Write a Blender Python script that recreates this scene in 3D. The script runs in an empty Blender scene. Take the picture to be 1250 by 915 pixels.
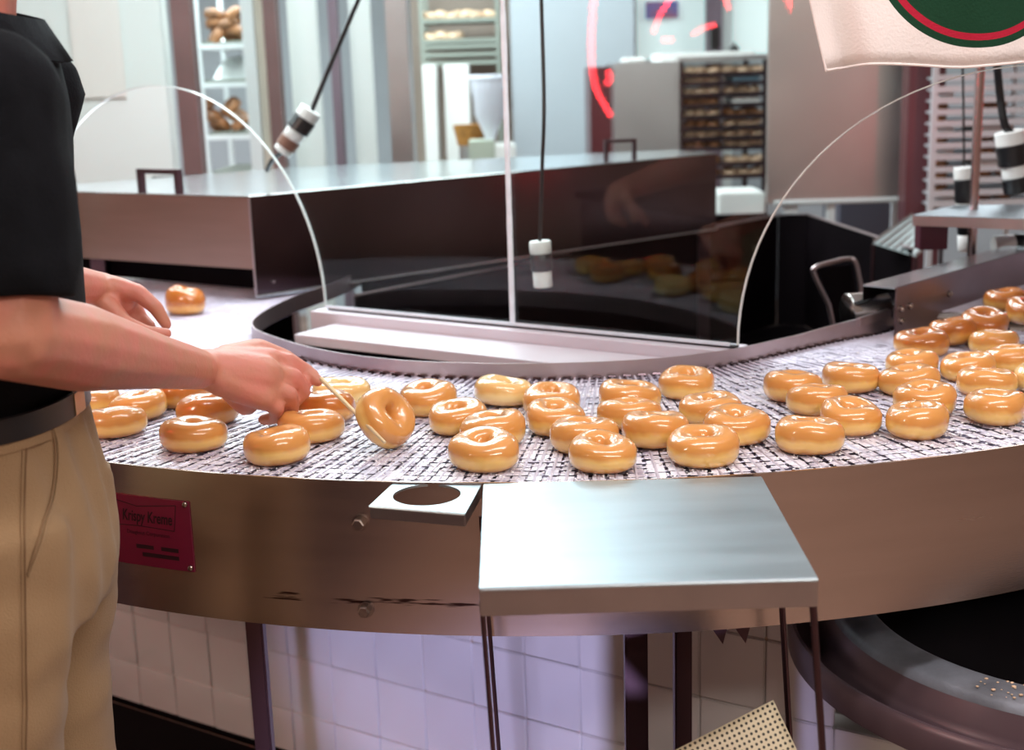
import bpy, bmesh, math, random
import numpy as np
from mathutils import Vector, Matrix, noise
from mathutils.bvhtree import BVHTree
random.seed(7)
PI = math.pi
scene = bpy.context.scene
C = scene.collection

# ------------------------------------------------------------------ camera
F = 1600.0; PITCH = math.radians(12.9); ROLL = math.radians(1.8); H = 1.48
CAMP = Vector((0, 0, H))
fwd = Vector((0, math.cos(PITCH), -math.sin(PITCH)))
rt = Vector((1, 0, 0)); up = rt.cross(fwd)
r2 = rt*math.cos(ROLL) - up*math.sin(ROLL)
u2 = up*math.cos(ROLL) + rt*math.sin(ROLL)
cam = bpy.data.cameras.new('camera'); cam_o = bpy.data.objects.new('camera', cam); C.objects.link(cam_o)
M = Matrix((r2, u2, -fwd)).transposed().to_4x4(); M.translation = CAMP
cam_o.matrix_world = M
cam.sensor_width = 36; cam.lens = F/1250*36; cam.clip_start = .05
cam.dof.use_dof = True; cam.dof.focus_distance = 1.85; cam.dof.aperture_fstop = 4.0
scene.camera = cam_o
scene.view_settings.view_transform = 'Standard'; scene.view_settings.look = 'None'
scene.view_settings.gamma = 1; scene.view_settings.exposure = -0.38

# ------------------------------------------------------------------ world + lamps
w = bpy.data.worlds.new('world'); scene.world = w; w.use_nodes = True
w.node_tree.nodes['Background'].inputs[0].default_value = (.75, .85, 1, 1)
w.node_tree.nodes['Background'].inputs[1].default_value = .25

def lamp(name, loc, target, size, power, col, kind='AREA', spot=None, blend=.3):
    l = bpy.data.lights.new(name, kind); l.energy = power; l.color = col
    if kind == 'AREA':
        l.shape = 'RECTANGLE'; l.size, l.size_y = size
    if kind == 'SPOT':
        l.spot_size = spot; l.spot_blend = blend; l.shadow_soft_size = size
    o = bpy.data.objects.new(name, l); C.objects.link(o); o.location = loc
    d = Vector(target) - Vector(loc); o.rotation_euler = d.to_track_quat('-Z', 'Y').to_euler()
    return o
lamp('ceiling_lamp_kitchen', (-1.2, 5.6, 2.74), (-1.2, 5.6, 0), (3.4, 1.6), 185, (.86, .97, 1))
lamp('ceiling_lamp_kitchen_right', (2.6, 6.2, 2.74), (2.6, 6.2, 0), (1.4, 1.2), 50, (.9, .97, 1))
lamp('ceiling_lamp_hood', (-.5, 3.5, 2.74), (-.5, 3.5, 0), (1.8, .35), 85, (.88, .97, 1))
lamp('ceiling_lamp_counter', (.5, 1.3, 2.72), (.3, 2.0, .9), (2.2, .22), 36, (1, .95, .95))
lamp('ceiling_lamp_customers', (1.5, -.9, 2.74), (1.5, -.7, 0), (2.6, .5), 150, (1, .90, .82))
lamp('cool_tile_spot', (-.10, -1.9, .34), (.035, 2.4, .30), .10, 680, (.60, .58, 1), 'SPOT', math.radians(14.5), .30)  # narrow spot added for the cool light on the tiles, no window there

# ------------------------------------------------------------------ photo geometry helpers
def ray(x, y): return fwd + r2*((x-625)/F) - u2*((y-457.5)/F)
def at_z(x, y, z):
    d = ray(x, y); return CAMP + d*((z-H)/d.z)
def at_y(x, y, Y):
    d = ray(x, y); return CAMP + d*(Y/d.y)
def at_pl(x, y, p0, n):
    d = ray(x, y); return CAMP + d*((Vector(p0)-CAMP).dot(n)/d.dot(n))

# ------------------------------------------------------------------ materials
MATS = {}
def mat(name, col, rough=.5, metal=0, var=0, vscale=8, bump=0, bscale=40, stretch=(1,1,1), spec=.5, coat=0, col2=None, emit=None, estr=0, sheen=0, sss=0, trans=0, ramp=(.35,.65), rvar=0):
    m = bpy.data.materials.new(name); m.use_nodes = True
    nt = m.node_tree; b = nt.nodes['Principled BSDF']; L = nt.links.new
    b.inputs['Base Color'].default_value = (*col, 1); b.inputs['Roughness'].default_value = rough
    b.inputs['Metallic'].default_value = metal; b.inputs['Specular IOR Level'].default_value = spec
    b.inputs['Coat Weight'].default_value = coat; b.inputs['Coat Roughness'].default_value = .06
    if sheen: b.inputs['Sheen Weight'].default_value = sheen
    if sss:
        b.inputs['Subsurface Weight'].default_value = sss; b.inputs['Subsurface Radius'].default_value = (.012, .004, .002); b.inputs['Subsurface Scale'].default_value = 1
    if trans: b.inputs['Transmission Weight'].default_value = trans
    if emit:
        b.inputs['Emission Color'].default_value = (*emit, 1); b.inputs['Emission Strength'].default_value = estr
    tc = nt.nodes.new('ShaderNodeTexCoord'); mp = nt.nodes.new('ShaderNodeMapping'); mp.inputs['Scale'].default_value = stretch
    L(tc.outputs['Object'], mp.inputs[0])
    if var or col2:
        n = nt.nodes.new('ShaderNodeTexNoise'); n.inputs['Scale'].default_value = vscale; n.inputs['Detail'].default_value = 5
        L(mp.outputs[0], n.inputs[0])
        r = nt.nodes.new('ShaderNodeValToRGB'); r.color_ramp.elements[0].position = ramp[0]; r.color_ramp.elements[1].position = ramp[1]
        c2 = col2 or tuple(min(1, c*(1+var)) for c in col)
        c1 = col if col2 else tuple(c*(1-var) for c in col)
        r.color_ramp.elements[0].color = (*c1, 1); r.color_ramp.elements[1].color = (*c2, 1)
        L(n.outputs[0], r.inputs[0]); L(r.outputs[0], b.inputs['Base Color'])
        if rvar:
            mr = nt.nodes.new('ShaderNodeMapRange'); mr.inputs[3].default_value = max(0, rough-rvar); mr.inputs[4].default_value = rough+rvar
            L(n.outputs[0], mr.inputs[0]); L(mr.outputs[0], b.inputs['Roughness'])
    if bump:
        n2 = nt.nodes.new('ShaderNodeTexNoise'); n2.inputs['Scale'].default_value = bscale; n2.inputs['Detail'].default_value = 4
        L(mp.outputs[0], n2.inputs[0])
        bp = nt.nodes.new('ShaderNodeBump'); bp.inputs['Strength'].default_value = min(1, bump); bp.inputs['Distance'].default_value = .004
        L(n2.outputs[0], bp.inputs['Height']); L(bp.outputs[0], b.inputs['Normal'])
    MATS[name] = m
    return m
steel_side = mat('brushed_steel_side', (.40, .33, .31), .34, 1, .10, 3, .04, 60, (1, 1, 30), rvar=.06)
steel_top = mat('steel_tray', (.47, .55, .60), .40, 1, .05, 5, .03, 80, (1, 6, 1), rvar=.05)
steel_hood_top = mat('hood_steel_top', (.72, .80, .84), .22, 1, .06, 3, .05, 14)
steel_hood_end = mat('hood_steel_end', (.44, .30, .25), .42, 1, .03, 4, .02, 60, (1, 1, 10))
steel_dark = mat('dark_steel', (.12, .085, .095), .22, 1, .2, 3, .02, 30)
black_tub = mat('black_tub', (.0045, .003, .004), .6, 0, .3, 4, spec=.04)
steel_rail = mat('rail_steel', (.52, .44, .45), .38, 1, .08, 10)
steel_leg = mat('leg_steel', (.11, .065, .075), .38, 1, .15, 6, .03, 50, (1, 1, .2))
steel_blur = mat('kitchen_steel', (.52, .50, .50), .40, 1, .12, 2)
steel_chan = mat('channel_steel', (.30, .24, .25), .33, 1, .12, 6)
shiny = mat('polished_steel', (.75, .74, .72), .16, 1)
bolt_m = mat('bolt_metal', (.42, .36, .32), .25, 1, .2, 40)
white_pl = mat('white_trim_paint', (.66, .62, .68), .45, 0, .03, 6, .05, 40)
tile_m = mat('white_glazed_tile', (.78, .76, .75), .20, 0, .04, 5, .9, 11, (1, 1, 1), coat=.2)
for n in tile_m.node_tree.nodes:
    if n.type == 'TEX_NOISE': n.inputs['Detail'].default_value = .6
[setattr(n.inputs['Distance'], 'default_value', .011) for n in tile_m.node_tree.nodes if n.type == 'BUMP']
grout = mat('stained_grout', (.56, .52, .48), .9, 0, 0, 3.5, col2=(.52, .27, .10), ramp=(.5, .72))
rod_m = mat('sugared_wire', (.60, .57, .68), .40, .25, .1, 60)
gap_m = mat('belt_gap_dark', (.22, .19, .27), .5, 0, .2, 12)
film_m = mat('sugar_glaze_film', (.38, .35, .47), .35, 0, 0, 26, .5, 220, coat=.3, col2=(.84, .82, .92), ramp=(.32, .52))
crumb_m = mat('sugar_crumb', (.95, .94, .97), .25, 0, coat=.4)
skin = mat('skin', (.52, .22, .14), .48, 0, 0, 20, .15, 160, col2=(.60, .20, .15), sss=.10)
shirt_m = mat('black_cotton', (.0055, .006, .008), .95, 0, .15, 30, .25, 300, spec=.15)
khaki = mat('khaki_cotton', (.335, .215, .112), .85, 0, .05, 6, .3, 420, sheen=.1)
khaki_seam = mat('khaki_stitch', (.24, .145, .075), .9)
leather = mat('black_leather', (.012, .01, .011), .35)
brass = mat('brass', (.70, .55, .30), .25, 1)
hair_m = mat('brown_hair', (.05, .03, .02), .6, 0, .3, 60, .5, 200)
wall_white = mat('white_wall_panel', (.80, .84, .82), .45, 0, .02, 1)
wall_warm = mat('tan_wall', (.50, .36, .30), .7, 0, .15, 2)
wall_grey = mat('grey_wall', (.40, .44, .48), .6, 0, .03, 2)
ceil_m = mat('ceiling_board', (.72, .72, .70), .8, 0, .03, 8)
floor_m = mat('quarry_floor', (.27, .18, .14), .5, 0, .2, 5)
post_brown = mat('brown_post', (.17, .10, .10), .4, .3, .15, 3)
post_pale = mat('pale_post', (.62, .66, .66), .45, 0, .04, 3)
post_cream = mat('cream_post', (.66, .58, .48), .5, 0, .05, 3)
post_purple = mat('mauve_post', (.20, .15, .19), .4, .2, .1, 3)
white_plastic = mat('white_plastic', (.82, .82, .80), .35)
black_plastic = mat('black_plastic', (.012, .012, .014), .3)
brown_plastic = mat('brown_band', (.20, .09, .06), .5)
silicone = mat('silicone_bead', (.78, .86, .94), .3, 0, .05, 30, .4, 60)
cloth_white = mat('white_jersey', (.78, .70, .67), .9, 0, .03, 8, .25, 260, sheen=.2)
drum_red = mat('mauve_painted_drum', (.13, .085, .10), .32, .4, .15, 6)
drum_grey = mat('dusty_grey_rim', (.17, .18, .21), .5, .3, .25, 14, .3, 50)
plaque_m = mat('maroon_plaque', (.16, .008, .034), .35, .1, .1, 6)
plaque_dark = mat('plaque_print', (.018, .002, .006), .5)
choc = mat('dark_doughnut', (.30, .13, .05), .4, 0, .5, 25, coat=.3)
pale_dough = mat('pale_doughnut', (.72, .50, .33), .4, 0, .2, 25, coat=.3)
wicker = mat('wicker', (.42, .19, .04), .7, 0, .3, 60)
sage = mat('sage_box', (.42, .46, .38), .6)
hopper_m = mat('frosted_hopper', (.66, .68, .76), .35)
blue_pack = mat('blue_package', (.20, .36, .46), .5, 0, .1, 12)
lamp('warm_fill_left', (-1.9, .5, 1.9), (-.75, 2.75, .3), (.5, .5), 24, (1, .88, .74))  # added warm fill for the left tiles, no fixture behind it
neon_m = mat('neon_red', (.9, .05, .04), .5, emit=(1, .03, .04), estr=58)
lamp_panel = mat('lamp_diffuser', (.9, .9, .9), .5, emit=(.95, .98, 1), estr=2.2)
bright_pane = mat('lit_window_pane', (.8, .9, .9), .4, emit=(.78, .93, .93), estr=.55)

# doughnut: baked body with a paler band round the waist, thin sugar glaze coat
def doughnut_mat(name, top=(.68, .29, .07), band=(.90, .56, .16), low=(.55, .19, .03)):
    m = bpy.data.materials.new(name); m.use_nodes = True; nt = m.node_tree; b = nt.nodes['Principled BSDF']; L = nt.links.new
    tc = nt.nodes.new('ShaderNodeTexCoord'); sp = nt.nodes.new('ShaderNodeSeparateXYZ'); L(tc.outputs['Object'], sp.inputs[0])
    n = nt.nodes.new('ShaderNodeTexNoise'); n.inputs['Scale'].default_value = 28; L(tc.outputs['Object'], n.inputs[0])
    ma = nt.nodes.new('ShaderNodeMath'); ma.operation = 'MULTIPLY_ADD'; L(n.outputs[0], ma.inputs[0]); ma.inputs[1].default_value = .014; L(sp.outputs[2], ma.inputs[2])
    mr = nt.nodes.new('ShaderNodeMapRange'); mr.inputs[1].default_value = .004; mr.inputs[2].default_value = .050; L(ma.outputs[0], mr.inputs[0])
    r = nt.nodes.new('ShaderNodeValToRGB'); e = r.color_ramp.elements
    e[0].position = .08; e[0].color = (*low, 1); e[1].position = .30; e[1].color = (*band, 1)
    x = e.new(.46); x.color = (*band, 1); x = e.new(.62); x.color = (*top, 1); x = e.new(1.0); x.color = (top[0]*1.08, top[1]*1.15, top[2]*1.3, 1)
    L(mr.outputs[0], r.inputs[0])
    L(r.outputs[0], b.inputs['Base Color'])
    b.inputs['Roughness'].default_value = .30; b.inputs['Coat Weight'].default_value = 1; b.inputs['Coat Roughness'].default_value = .07
    b.inputs['Subsurface Weight'].default_value = .15; b.inputs['Subsurface Radius'].default_value = (.01, .005, .002); b.inputs['Subsurface Scale'].default_value = .8
    n2 = nt.nodes.new('ShaderNodeTexNoise'); n2.inputs['Scale'].default_value = 45; L(tc.outputs['Object'], n2.inputs[0])
    bp = nt.nodes.new('ShaderNodeBump'); bp.inputs['Strength'].default_value = .35; bp.inputs['Distance'].default_value = .004
    L(n2.outputs[0], bp.inputs['Height']); L(bp.outputs[0], b.inputs['Coat Normal'])
    return m
dn_m = doughnut_mat('glazed_doughnut')
dn_dark = doughnut_mat('glazed_doughnut_dark', (.52, .16, .025), (.74, .38, .09), (.36, .11, .02))
dn_pale = doughnut_mat('glazed_doughnut_pale', (.78, .47, .16), (.90, .68, .32), (.62, .30, .08))

# thin glass: clear pane with a fresnel mirror on top
def glass(name, tint=(.93, .97, .97), boost=1.0):
    m = bpy.data.materials.new(name); m.use_nodes = True; nt = m.node_tree; nt.nodes.clear(); L = nt.links.new
    o = nt.nodes.new('ShaderNodeOutputMaterial'); mx = nt.nodes.new('ShaderNodeMixShader'); t = nt.nodes.new('ShaderNodeBsdfTransparent')
    g = nt.nodes.new('ShaderNodeBsdfGlossy'); fr = nt.nodes.new('ShaderNodeFresnel'); fr.inputs[0].default_value = 1.52
    t.inputs[0].default_value = (*tint, 1); g.inputs['Roughness'].default_value = .01
    ma = nt.nodes.new('ShaderNodeMath'); ma.operation = 'MULTIPLY'; ma.inputs[1].default_value = boost
    L(fr.outputs[0], ma.inputs[0]); L(ma.outputs[0], mx.inputs[0]); L(t.outputs[0], mx.inputs[1]); L(g.outputs[0], mx.inputs[2]); L(mx.outputs[0], o.inputs[0])
    return m
glass_m = glass('window_glass', (.95, .985, .98), .58)
glass_edge = mat('ground_glass_edge', (.86, .95, .94), .25, 0, coat=.6)

# front skirt steel: brushed, with dark rub marks in a low band
def skirt_mat():
    m = mat('conveyor_skirt_steel', (.56, .47, .43), .26, 1, .04, 2.5, .03, 70, (1, 1, 12), rvar=.03)
    nt = m.node_tree; L = nt.links.new; b = nt.nodes['Principled BSDF']; src = b.inputs['Base Color'].links[0].from_socket
    tc = nt.nodes.new('ShaderNodeTexCoord'); mp = nt.nodes.new('ShaderNodeMapping'); mp.inputs['Scale'].default_value = (14, 3, 160)
    L(tc.outputs['Object'], mp.inputs[0]); n = nt.nodes.new('ShaderNodeTexNoise'); n.inputs['Scale'].default_value = 1.0; n.inputs['Detail'].default_value = 3; L(mp.outputs[0], n.inputs[0])
    r = nt.nodes.new('ShaderNodeValToRGB'); r.color_ramp.elements[0].position = .52; r.color_ramp.elements[1].position = .60; L(n.outputs[0], r.inputs[0])
    sp = nt.nodes.new('ShaderNodeSeparateXYZ'); L(tc.outputs['Object'], sp.inputs[0])
    def band(sock, c, hw):
        s = nt.nodes.new('ShaderNodeMath'); s.operation = 'SUBTRACT'; L(sock, s.inputs[0]); s.inputs[1].default_value = c
        a = nt.nodes.new('ShaderNodeMath'); a.operation = 'ABSOLUTE'; L(s.outputs[0], a.inputs[0])
        q = nt.nodes.new('ShaderNodeMath'); q.operation = 'LESS_THAN'; L(a.outputs[0], q.inputs[0]); q.inputs[1].default_value = hw
        return q.outputs[0]
    def mul(a, c):
        q = nt.nodes.new('ShaderNodeMath'); q.operation = 'MULTIPLY'; L(a, q.inputs[0]); L(c, q.inputs[1]); return q.outputs[0]
    k = mul(mul(r.outputs[0], band(sp.outputs[2], .779, .006)), band(sp.outputs[0], -.15, .21))
    mx = nt.nodes.new('ShaderNodeMixRGB'); L(k, mx.inputs[0]); L(src, mx.inputs[1]); mx.inputs[2].default_value = (.07, .04, .04, 1)
    L(mx.outputs[0], b.inputs['Base Color'])
    return m
skirt_m = skirt_mat()

# ------------------------------------------------------------------ object helpers
def link(name, me, m, parent=None, smooth=False, loc=None):
    o = bpy.data.objects.new(name, me); C.objects.link(o)
    if m is not None and len(me.materials) == 0: me.materials.append(m)
    if parent: o.parent = parent
    if smooth:
        for p in me.polygons: p.use_smooth = True
        me.set_sharp_from_angle(angle=math.radians(42))
    if loc is not None: o.location = loc
    return o
def mk(name, vs, fs, m, parent=None, smooth=False):
    me = bpy.data.meshes.new(name); me.from_pydata([tuple(v) for v in vs], [], fs); me.update()
    return link(name, me, m, parent, smooth)
def frombm(name, bm, m, parent=None, smooth=False):
    me = bpy.data.meshes.new(name); bm.to_mesh(me); bm.free(); return link(name, me, m, parent, smooth)
def thing(name, label, cat, loc=(0, 0, 0), rz=0, group=None):
    o = bpy.data.objects.new(name, None); C.objects.link(o); o.location = loc; o.rotation_euler = (0, 0, rz); o.empty_display_size = .05
    return tag(o, label, cat, group)
def tag(o, label, cat, group=None):
    o['label'] = label; o['category'] = cat
    if group: o['group'] = group
    return o
def st(o): o['kind'] = 'structure'; return o
def box_bm(x0, x1, y0, y1, z0, z1, bev=0, bm=None):
    b = bm or bmesh.new()
    g = bmesh.ops.create_cube(b, size=1)
    for v in g['verts']:
        v.co = Vector(((x0+x1)/2+v.co.x*(x1-x0), (y0+y1)/2+v.co.y*(y1-y0), (z0+z1)/2+v.co.z*(z1-z0)))
    if bev and not bm: bmesh.ops.bevel(b, geom=b.edges[:], offset=bev, segments=2, affect='EDGES')
    return b
def box(name, x0, x1, y0, y1, z0, z1, m, parent=None, bev=.002):
    return frombm(name, box_bm(x0, x1, y0, y1, z0, z1, bev), m, parent)
def obox(name, c, ax, L, D, z0, z1, m, parent=None, bev=.002):
    """box of length L along unit ax (plan), depth D along its normal, starting at c"""
    b = box_bm(0, L, 0, D, z0, z1, bev); ax = Vector((ax[0], ax[1], 0)).normalized(); n = Vector((-ax.y, ax.x, 0))
    for v in b.verts: v.co = Vector((c[0], c[1], 0)) + ax*v.co.x + n*v.co.y + Vector((0, 0, v.co.z))
    return frombm(name, b, m, parent)
def tube_data(pts, r, seg=10, closed=False, caps=True):
    pts = [Vector(p) for p in pts]; n = len(pts); vs = []; fs = []
    rs = r if isinstance(r, (list, tuple)) else [r]*n
    t0 = (pts[1]-pts[0]).normalized(); a = Vector((0, 0, 1)) if abs(t0.z) < .9 else Vector((1, 0, 0)); nrm = t0.cross(a).normalized()
    for i, p in enumerate(pts):
        if closed: t = (pts[(i+1) % n]-pts[i-1]).normalized()
        else: t = (pts[min(i+1, n-1)]-pts[max(i-1, 0)]).normalized()
        nrm = (nrm - t*nrm.dot(t)).normalized(); bn = t.cross(nrm)
        for k in range(seg):
            q = 2*PI*k/seg; vs.append(p + (nrm*math.cos(q)+bn*math.sin(q))*rs[i])
    for i in range(n if closed else n-1):
        j = (i+1) % n
        for k in range(seg):
            k2 = (k+1) % seg; fs.append((i*seg+k, i*seg+k2, j*seg+k2, j*seg+k))
    if caps and not closed:
        fs.append(tuple(range(seg-1, -1, -1))); fs.append(tuple((n-1)*seg+k for k in range(seg)))
    return vs, fs
def tube(name, pts, r, m, parent=None, seg=10, closed=False):
    vs, fs = tube_data(pts, r, seg, closed); return mk(name, vs, fs, m, parent, True)
def merged(name, datas, m, parent=None, smooth=False):
    V = []; Fs = []
    for vs, fs in datas:
        o = len(V); V += vs; Fs += [tuple(i+o for i in f) for f in fs]
    return mk(name, V, Fs, m, parent, smooth)
def crom(P, n=12):
    P = [Vector(p) for p in P]; out = []
    Q = [2*P[0]-P[1]] + P + [2*P[-1]-P[-2]]
    for i in range(1, len(Q)-2):
        a, b, c, d = Q[i-1:i+3]
        for k in range(n):
            t = k/n; out.append(.5*((2*b)+(c-a)*t+(2*a-5*b+4*c-d)*t*t+(3*b-a-3*c+d)*t**3))
    out.append(P[-1]); return out
def lathe(name, prof, m, parent=None, seg=40, c=(0, 0, 0), smooth=True, loc=None):
    vs = []; fs = []
    for r, z in prof:
        for k in range(seg):
            q = 2*PI*k/seg; vs.append((c[0]+r*math.cos(q), c[1]+r*math.sin(q), c[2]+z))
    for i in range(len(prof)-1):
        for k in range(seg):
            k2 = (k+1) % seg; fs.append((i*seg+k, i*seg+k2, (i+1)*seg+k2, (i+1)*seg+k))
    o = mk(name, vs, fs, m, parent, smooth)
    if loc is not None: o.location = loc
    return o
def cyl_bands(bands, p0, p1, parent, seg=24):
    """bands: (name, t0, t1, r, mat) along p0-p1"""
    p0, p1 = Vector(p0), Vector(p1)
    for nm, t0, t1, r, m in bands:
        a, b = p0.lerp(p1, t0), p0.lerp(p1, t1); e = (b-a).normalized()*min(.002, (b-a).length*.3)
        tube(nm, [a, a+e, b-e, b], [r*.93, r, r, r*.93], m, parent, seg)
def baked(name, o, m, parent=None):
    dg = bpy.context.evaluated_depsgraph_get(); me = bpy.data.meshes.new_from_object(o.evaluated_get(dg))
    old = o.data; bpy.data.objects.remove(o); bpy.data.meshes.remove(old)
    me.materials.clear(); me.name = name
    return link(name, me, m, parent, True)
ICO = None
def capsule_bm(bm, p0, r0, p1, r1):
    t = bmesh.new()
    for p, r in ((p0, r0), (p1, r1)):
        bmesh.ops.create_icosphere(t, subdivisions=2, radius=r, matrix=Matrix.Translation(Vector(p)))
    res = bmesh.ops.convex_hull(t, input=t.verts[:])
    dead = [v for v in t.verts if not v.link_faces]; bmesh.ops.delete(t, geom=dead, context='VERTS')
    inn = [g for g in res['geom_interior'] if isinstance(g, bmesh.types.BMVert) and g.is_valid]
    if inn: bmesh.ops.delete(t, geom=inn, context='VERTS')
    me = bpy.data.meshes.new('t'); t.to_mesh(me); t.free(); bm.from_mesh(me); bpy.data.meshes.remove(me)
def loft_bm(bm, secs, n=40):
    """secs: (cx, cy, z, ax, ay, power) closed solid of stacked superellipses"""
    rings = []
    for cx, cy, z, ax, ay, pw in secs:
        ring = []
        for k in range(n):
            q = 2*PI*k/n; c, s = math.cos(q), math.sin(q)
            ring.append(bm.verts.new((cx+ax*math.copysign(abs(c)**(2/pw), c), cy+ay*math.copysign(abs(s)**(2/pw), s), z)))
        rings.append(ring)
    for a, b in zip(rings, rings[1:]):
        for k in range(n): bm.faces.new((a[k], a[(k+1) % n], b[(k+1) % n], b[k]))
    bm.faces.new(rings[0][::-1]); bm.faces.new(rings[-1])
def remeshed(name, bm, voxel, smooth_it, m, parent):
    bmesh.ops.recalc_face_normals(bm, faces=bm.faces[:])
    me = bpy.data.meshes.new('tmp'); bm.to_mesh(me); bm.free(); o = bpy.data.objects.new('tmp', me); C.objects.link(o)
    r = o.modifiers.new('r', 'REMESH'); r.mode = 'VOXEL'; r.voxel_size = voxel
    s = o.modifiers.new('s', 'SMOOTH'); s.iterations = smooth_it; s.factor = .5
    return baked(name, o, m, parent)

# ================================================================== THE SETTING
st(box('floor', -5, 5, -3.2, 9, -.1, 0, floor_m, bev=0))
st(box('ceiling', -5, 5, -3.2, 9, 2.8, 2.9, ceil_m, bev=0))
st(box('wall_back', -5, 5, 8.4, 8.5, 0, 2.8, wall_grey, bev=0))
st(box('wall_left', -5.1, -5, -3.2, 9, 0, 2.8, wall_warm, bev=0))
st(box('wall_right', 5, 5.1, -3.2, 9, 0, 2.8, wall_warm, bev=0))
st(box('wall_front', -5, 5, -3.3, -3.2, 0, 2.8, wall_warm, bev=0))

# window line: one straight run of glass, receding to the left
GD = Vector((.827, -.562, 0)).normalized(); GN = Vector((-GD.y, GD.x, 0)); GP = Vector((.007, 2.672, 0))
def g(s, off, z): return GP + GD*s + GN*off + Vector((0, 0, z))
# tiled knee wall below
WP = at_z(138, 853, 0); WD = Vector((.846, -.534, 0)).normalized(); WN = Vector((-WD.y, WD.x, 0))
def wp(s, off, z): v = WP + WD*s + WN*off; return Vector((v.x, v.y, z))
wall = bpy.data.objects.new('wall_counter', None); C.objects.link(wall); wall['kind'] = 'structure'
PU, PV = .1228, .1355
z_ref = at_pl(473, 831.5, WP, WN).z
z_top = .80
obox('wall_core', wp(-.65, .0055, 0), WD, 2.37, .086, 0, z_top, grout, wall, 0)
obox('wall_core', wp(1.72, .0055, 0), WD, .33, .086, 0, z_ref+PV*1.0-.02, grout, wall, 0)
tb = box_bm(.001, PU-.001, 0, .012, .001, PV-.001, .0024)
TM = []
for k in range(5):
    me = bpy.data.meshes.new('tile'); t2 = tb.copy()
    for v in t2.verts:
        if v.co.y < .004: v.co.y += random.uniform(-.0012, .0012)
    t2.to_mesh(me); t2.free(); me.materials.append(tile_m); TM.append(me)
ang = math.atan2(WD.y, WD.x)
j0 = -int((z_ref)/PV)-1
for i in range(-5, 22):
    for j in range(j0, 8):
        z = z_ref + j*PV; s = .103 + i*PU
        if z+PV < .03 or z+PV > z_top+.06: continue
        if s > 1.70 and z+PV > z_ref+PV*1.01: continue
        if s+PU > 2.08: continue
        o = bpy.data.objects.new('tile', random.choice(TM)); C.objects.link(o); o.parent = wall
        o.location = wp(s, random.uniform(-.0007, .0007), z); o.rotation_euler = (0, 0, ang)
        if z+PV > z_top: o.scale.z = (z_top-z)/PV
        if z < 0: o.location.z = .001; o.scale.z = (PV+z-.001)/PV
st(obox('baseboard_counter', wp(-.65, -.008, 0), WD, 2.69, .018, 0, .012, black_tub, None, .001))

tag(obox('added_floor_mat', wp(-.9, -.62, 0), WD, 2.4, .60, .0, .008, black_tub, None, .002), 'flat black mat added for the dark floor along the tiled wall', 'mat')  # black sheet added to keep the floor by the wall near black
# white window curb, stepped
curb = thing('window_curb', '', '', ) ; del curb['label']; del curb['category']; curb.name = 'trim_1'; curb['kind'] = 'structure'
cs0 = -.535; cs1 = .505
obox('curb_seal', g(cs0+.03, -.008, 0), GD, cs1-cs0-.035, .018, .9705, .9745, black_plastic, curb, .0005)
obox('sealant_bead', g(-.51, -.011, 0), GD, 1.0, .006, .9745, .981, silicone, curb, .001)

def pane(name, s0, s1, arch_c, rx, rz, zbase, ztop, inner_side):
    """pane with an arched cut-out; the sheet is 6 mm thick and its ground edge is a part"""
    root = bpy.data.objects.new(name, None); C.objects.link(root); root['kind'] = 'structure'
    N = 48; arc = [(arch_c+rx*math.cos(PI*k/N), zbase+rz*math.sin(PI*k/N)) for k in range(N+1)]
    vs = []; fs = []
    a0 = [(s, z) for s, z in arc if s0-.001 <= s <= s1+.001]
    a0 = sorted(a0)
    outer = [(s, ztop) for s, z in a0]
    for off in (-.003, .003):
        for s, z in a0: vs.append(g(s, off, z))
        for s, z in outer: vs.append(g(s, off, z))
        n = len(a0); base = len(vs)-2*n
        for k in range(n-1): fs.append((base+k, base+k+1, base+n+k+1, base+n+k))
        # straight remainder to the joint
        e = a0[-1] if inner_side > 0 else a0[0]
        lim = s1 if inner_side > 0 else s0
        b = len(vs); vs += [g(e[0], off, zbase), g(lim, off, zbase), g(lim, off, ztop), g(e[0], off, ztop)]
        fs.append((b, b+1, b+2, b+3))
        far = a0[0] if inner_side > 0 else a0[-1]; lim2 = s0 if inner_side > 0 else s1
        if abs(far[0]-lim2) > .02:
            b = len(vs); vs += [g(far[0], off, zbase), g(lim2, off, zbase), g(lim2, off, ztop), g(far[0], off, ztop)]
            fs.append((b, b+1, b+2, b+3))
    mk('glass', vs, fs, glass_m, root)
    dat = []
    ev = []; ef = []
    for k, (s, z) in enumerate(arc):
        q = PI*k/N; nr = Vector((math.cos(q), math.sin(q)))
        for off, rr in ((-.0032, 0), (.0032, 0), (.0032, -.0022), (-.0032, -.0022)):
            ev.append(g(s+nr.x*rr, off, z+nr.y*rr))
        if k:
            a, b = 4*(k-1), 4*k
            for i in range(4): ef.append((a+i, a+(i+1) % 4, b+(i+1) % 4, b+i))
    mk('ground_edge', ev, ef, glass_edge, root)
    return root
w1 = pane('window_1', -2.2, -.004, -1.03, .514, .505, .976, 2.75, 1)
w2 = pane('window_2', .004, 1.9, 1.01, .509, .495, .976, 2.75, -1)
# vertical sealant joint between the panes
jb = []
for k in range(90):
    z = .977 + k*(2.75-.977)/89
    jb.append(g(.0, -.004, z))
tube('sealant_joint', jb, [.0058+.0016*noise.noise(Vector((0, 0, k*.45))) for k in range(90)], silicone, w1, 8)

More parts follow.
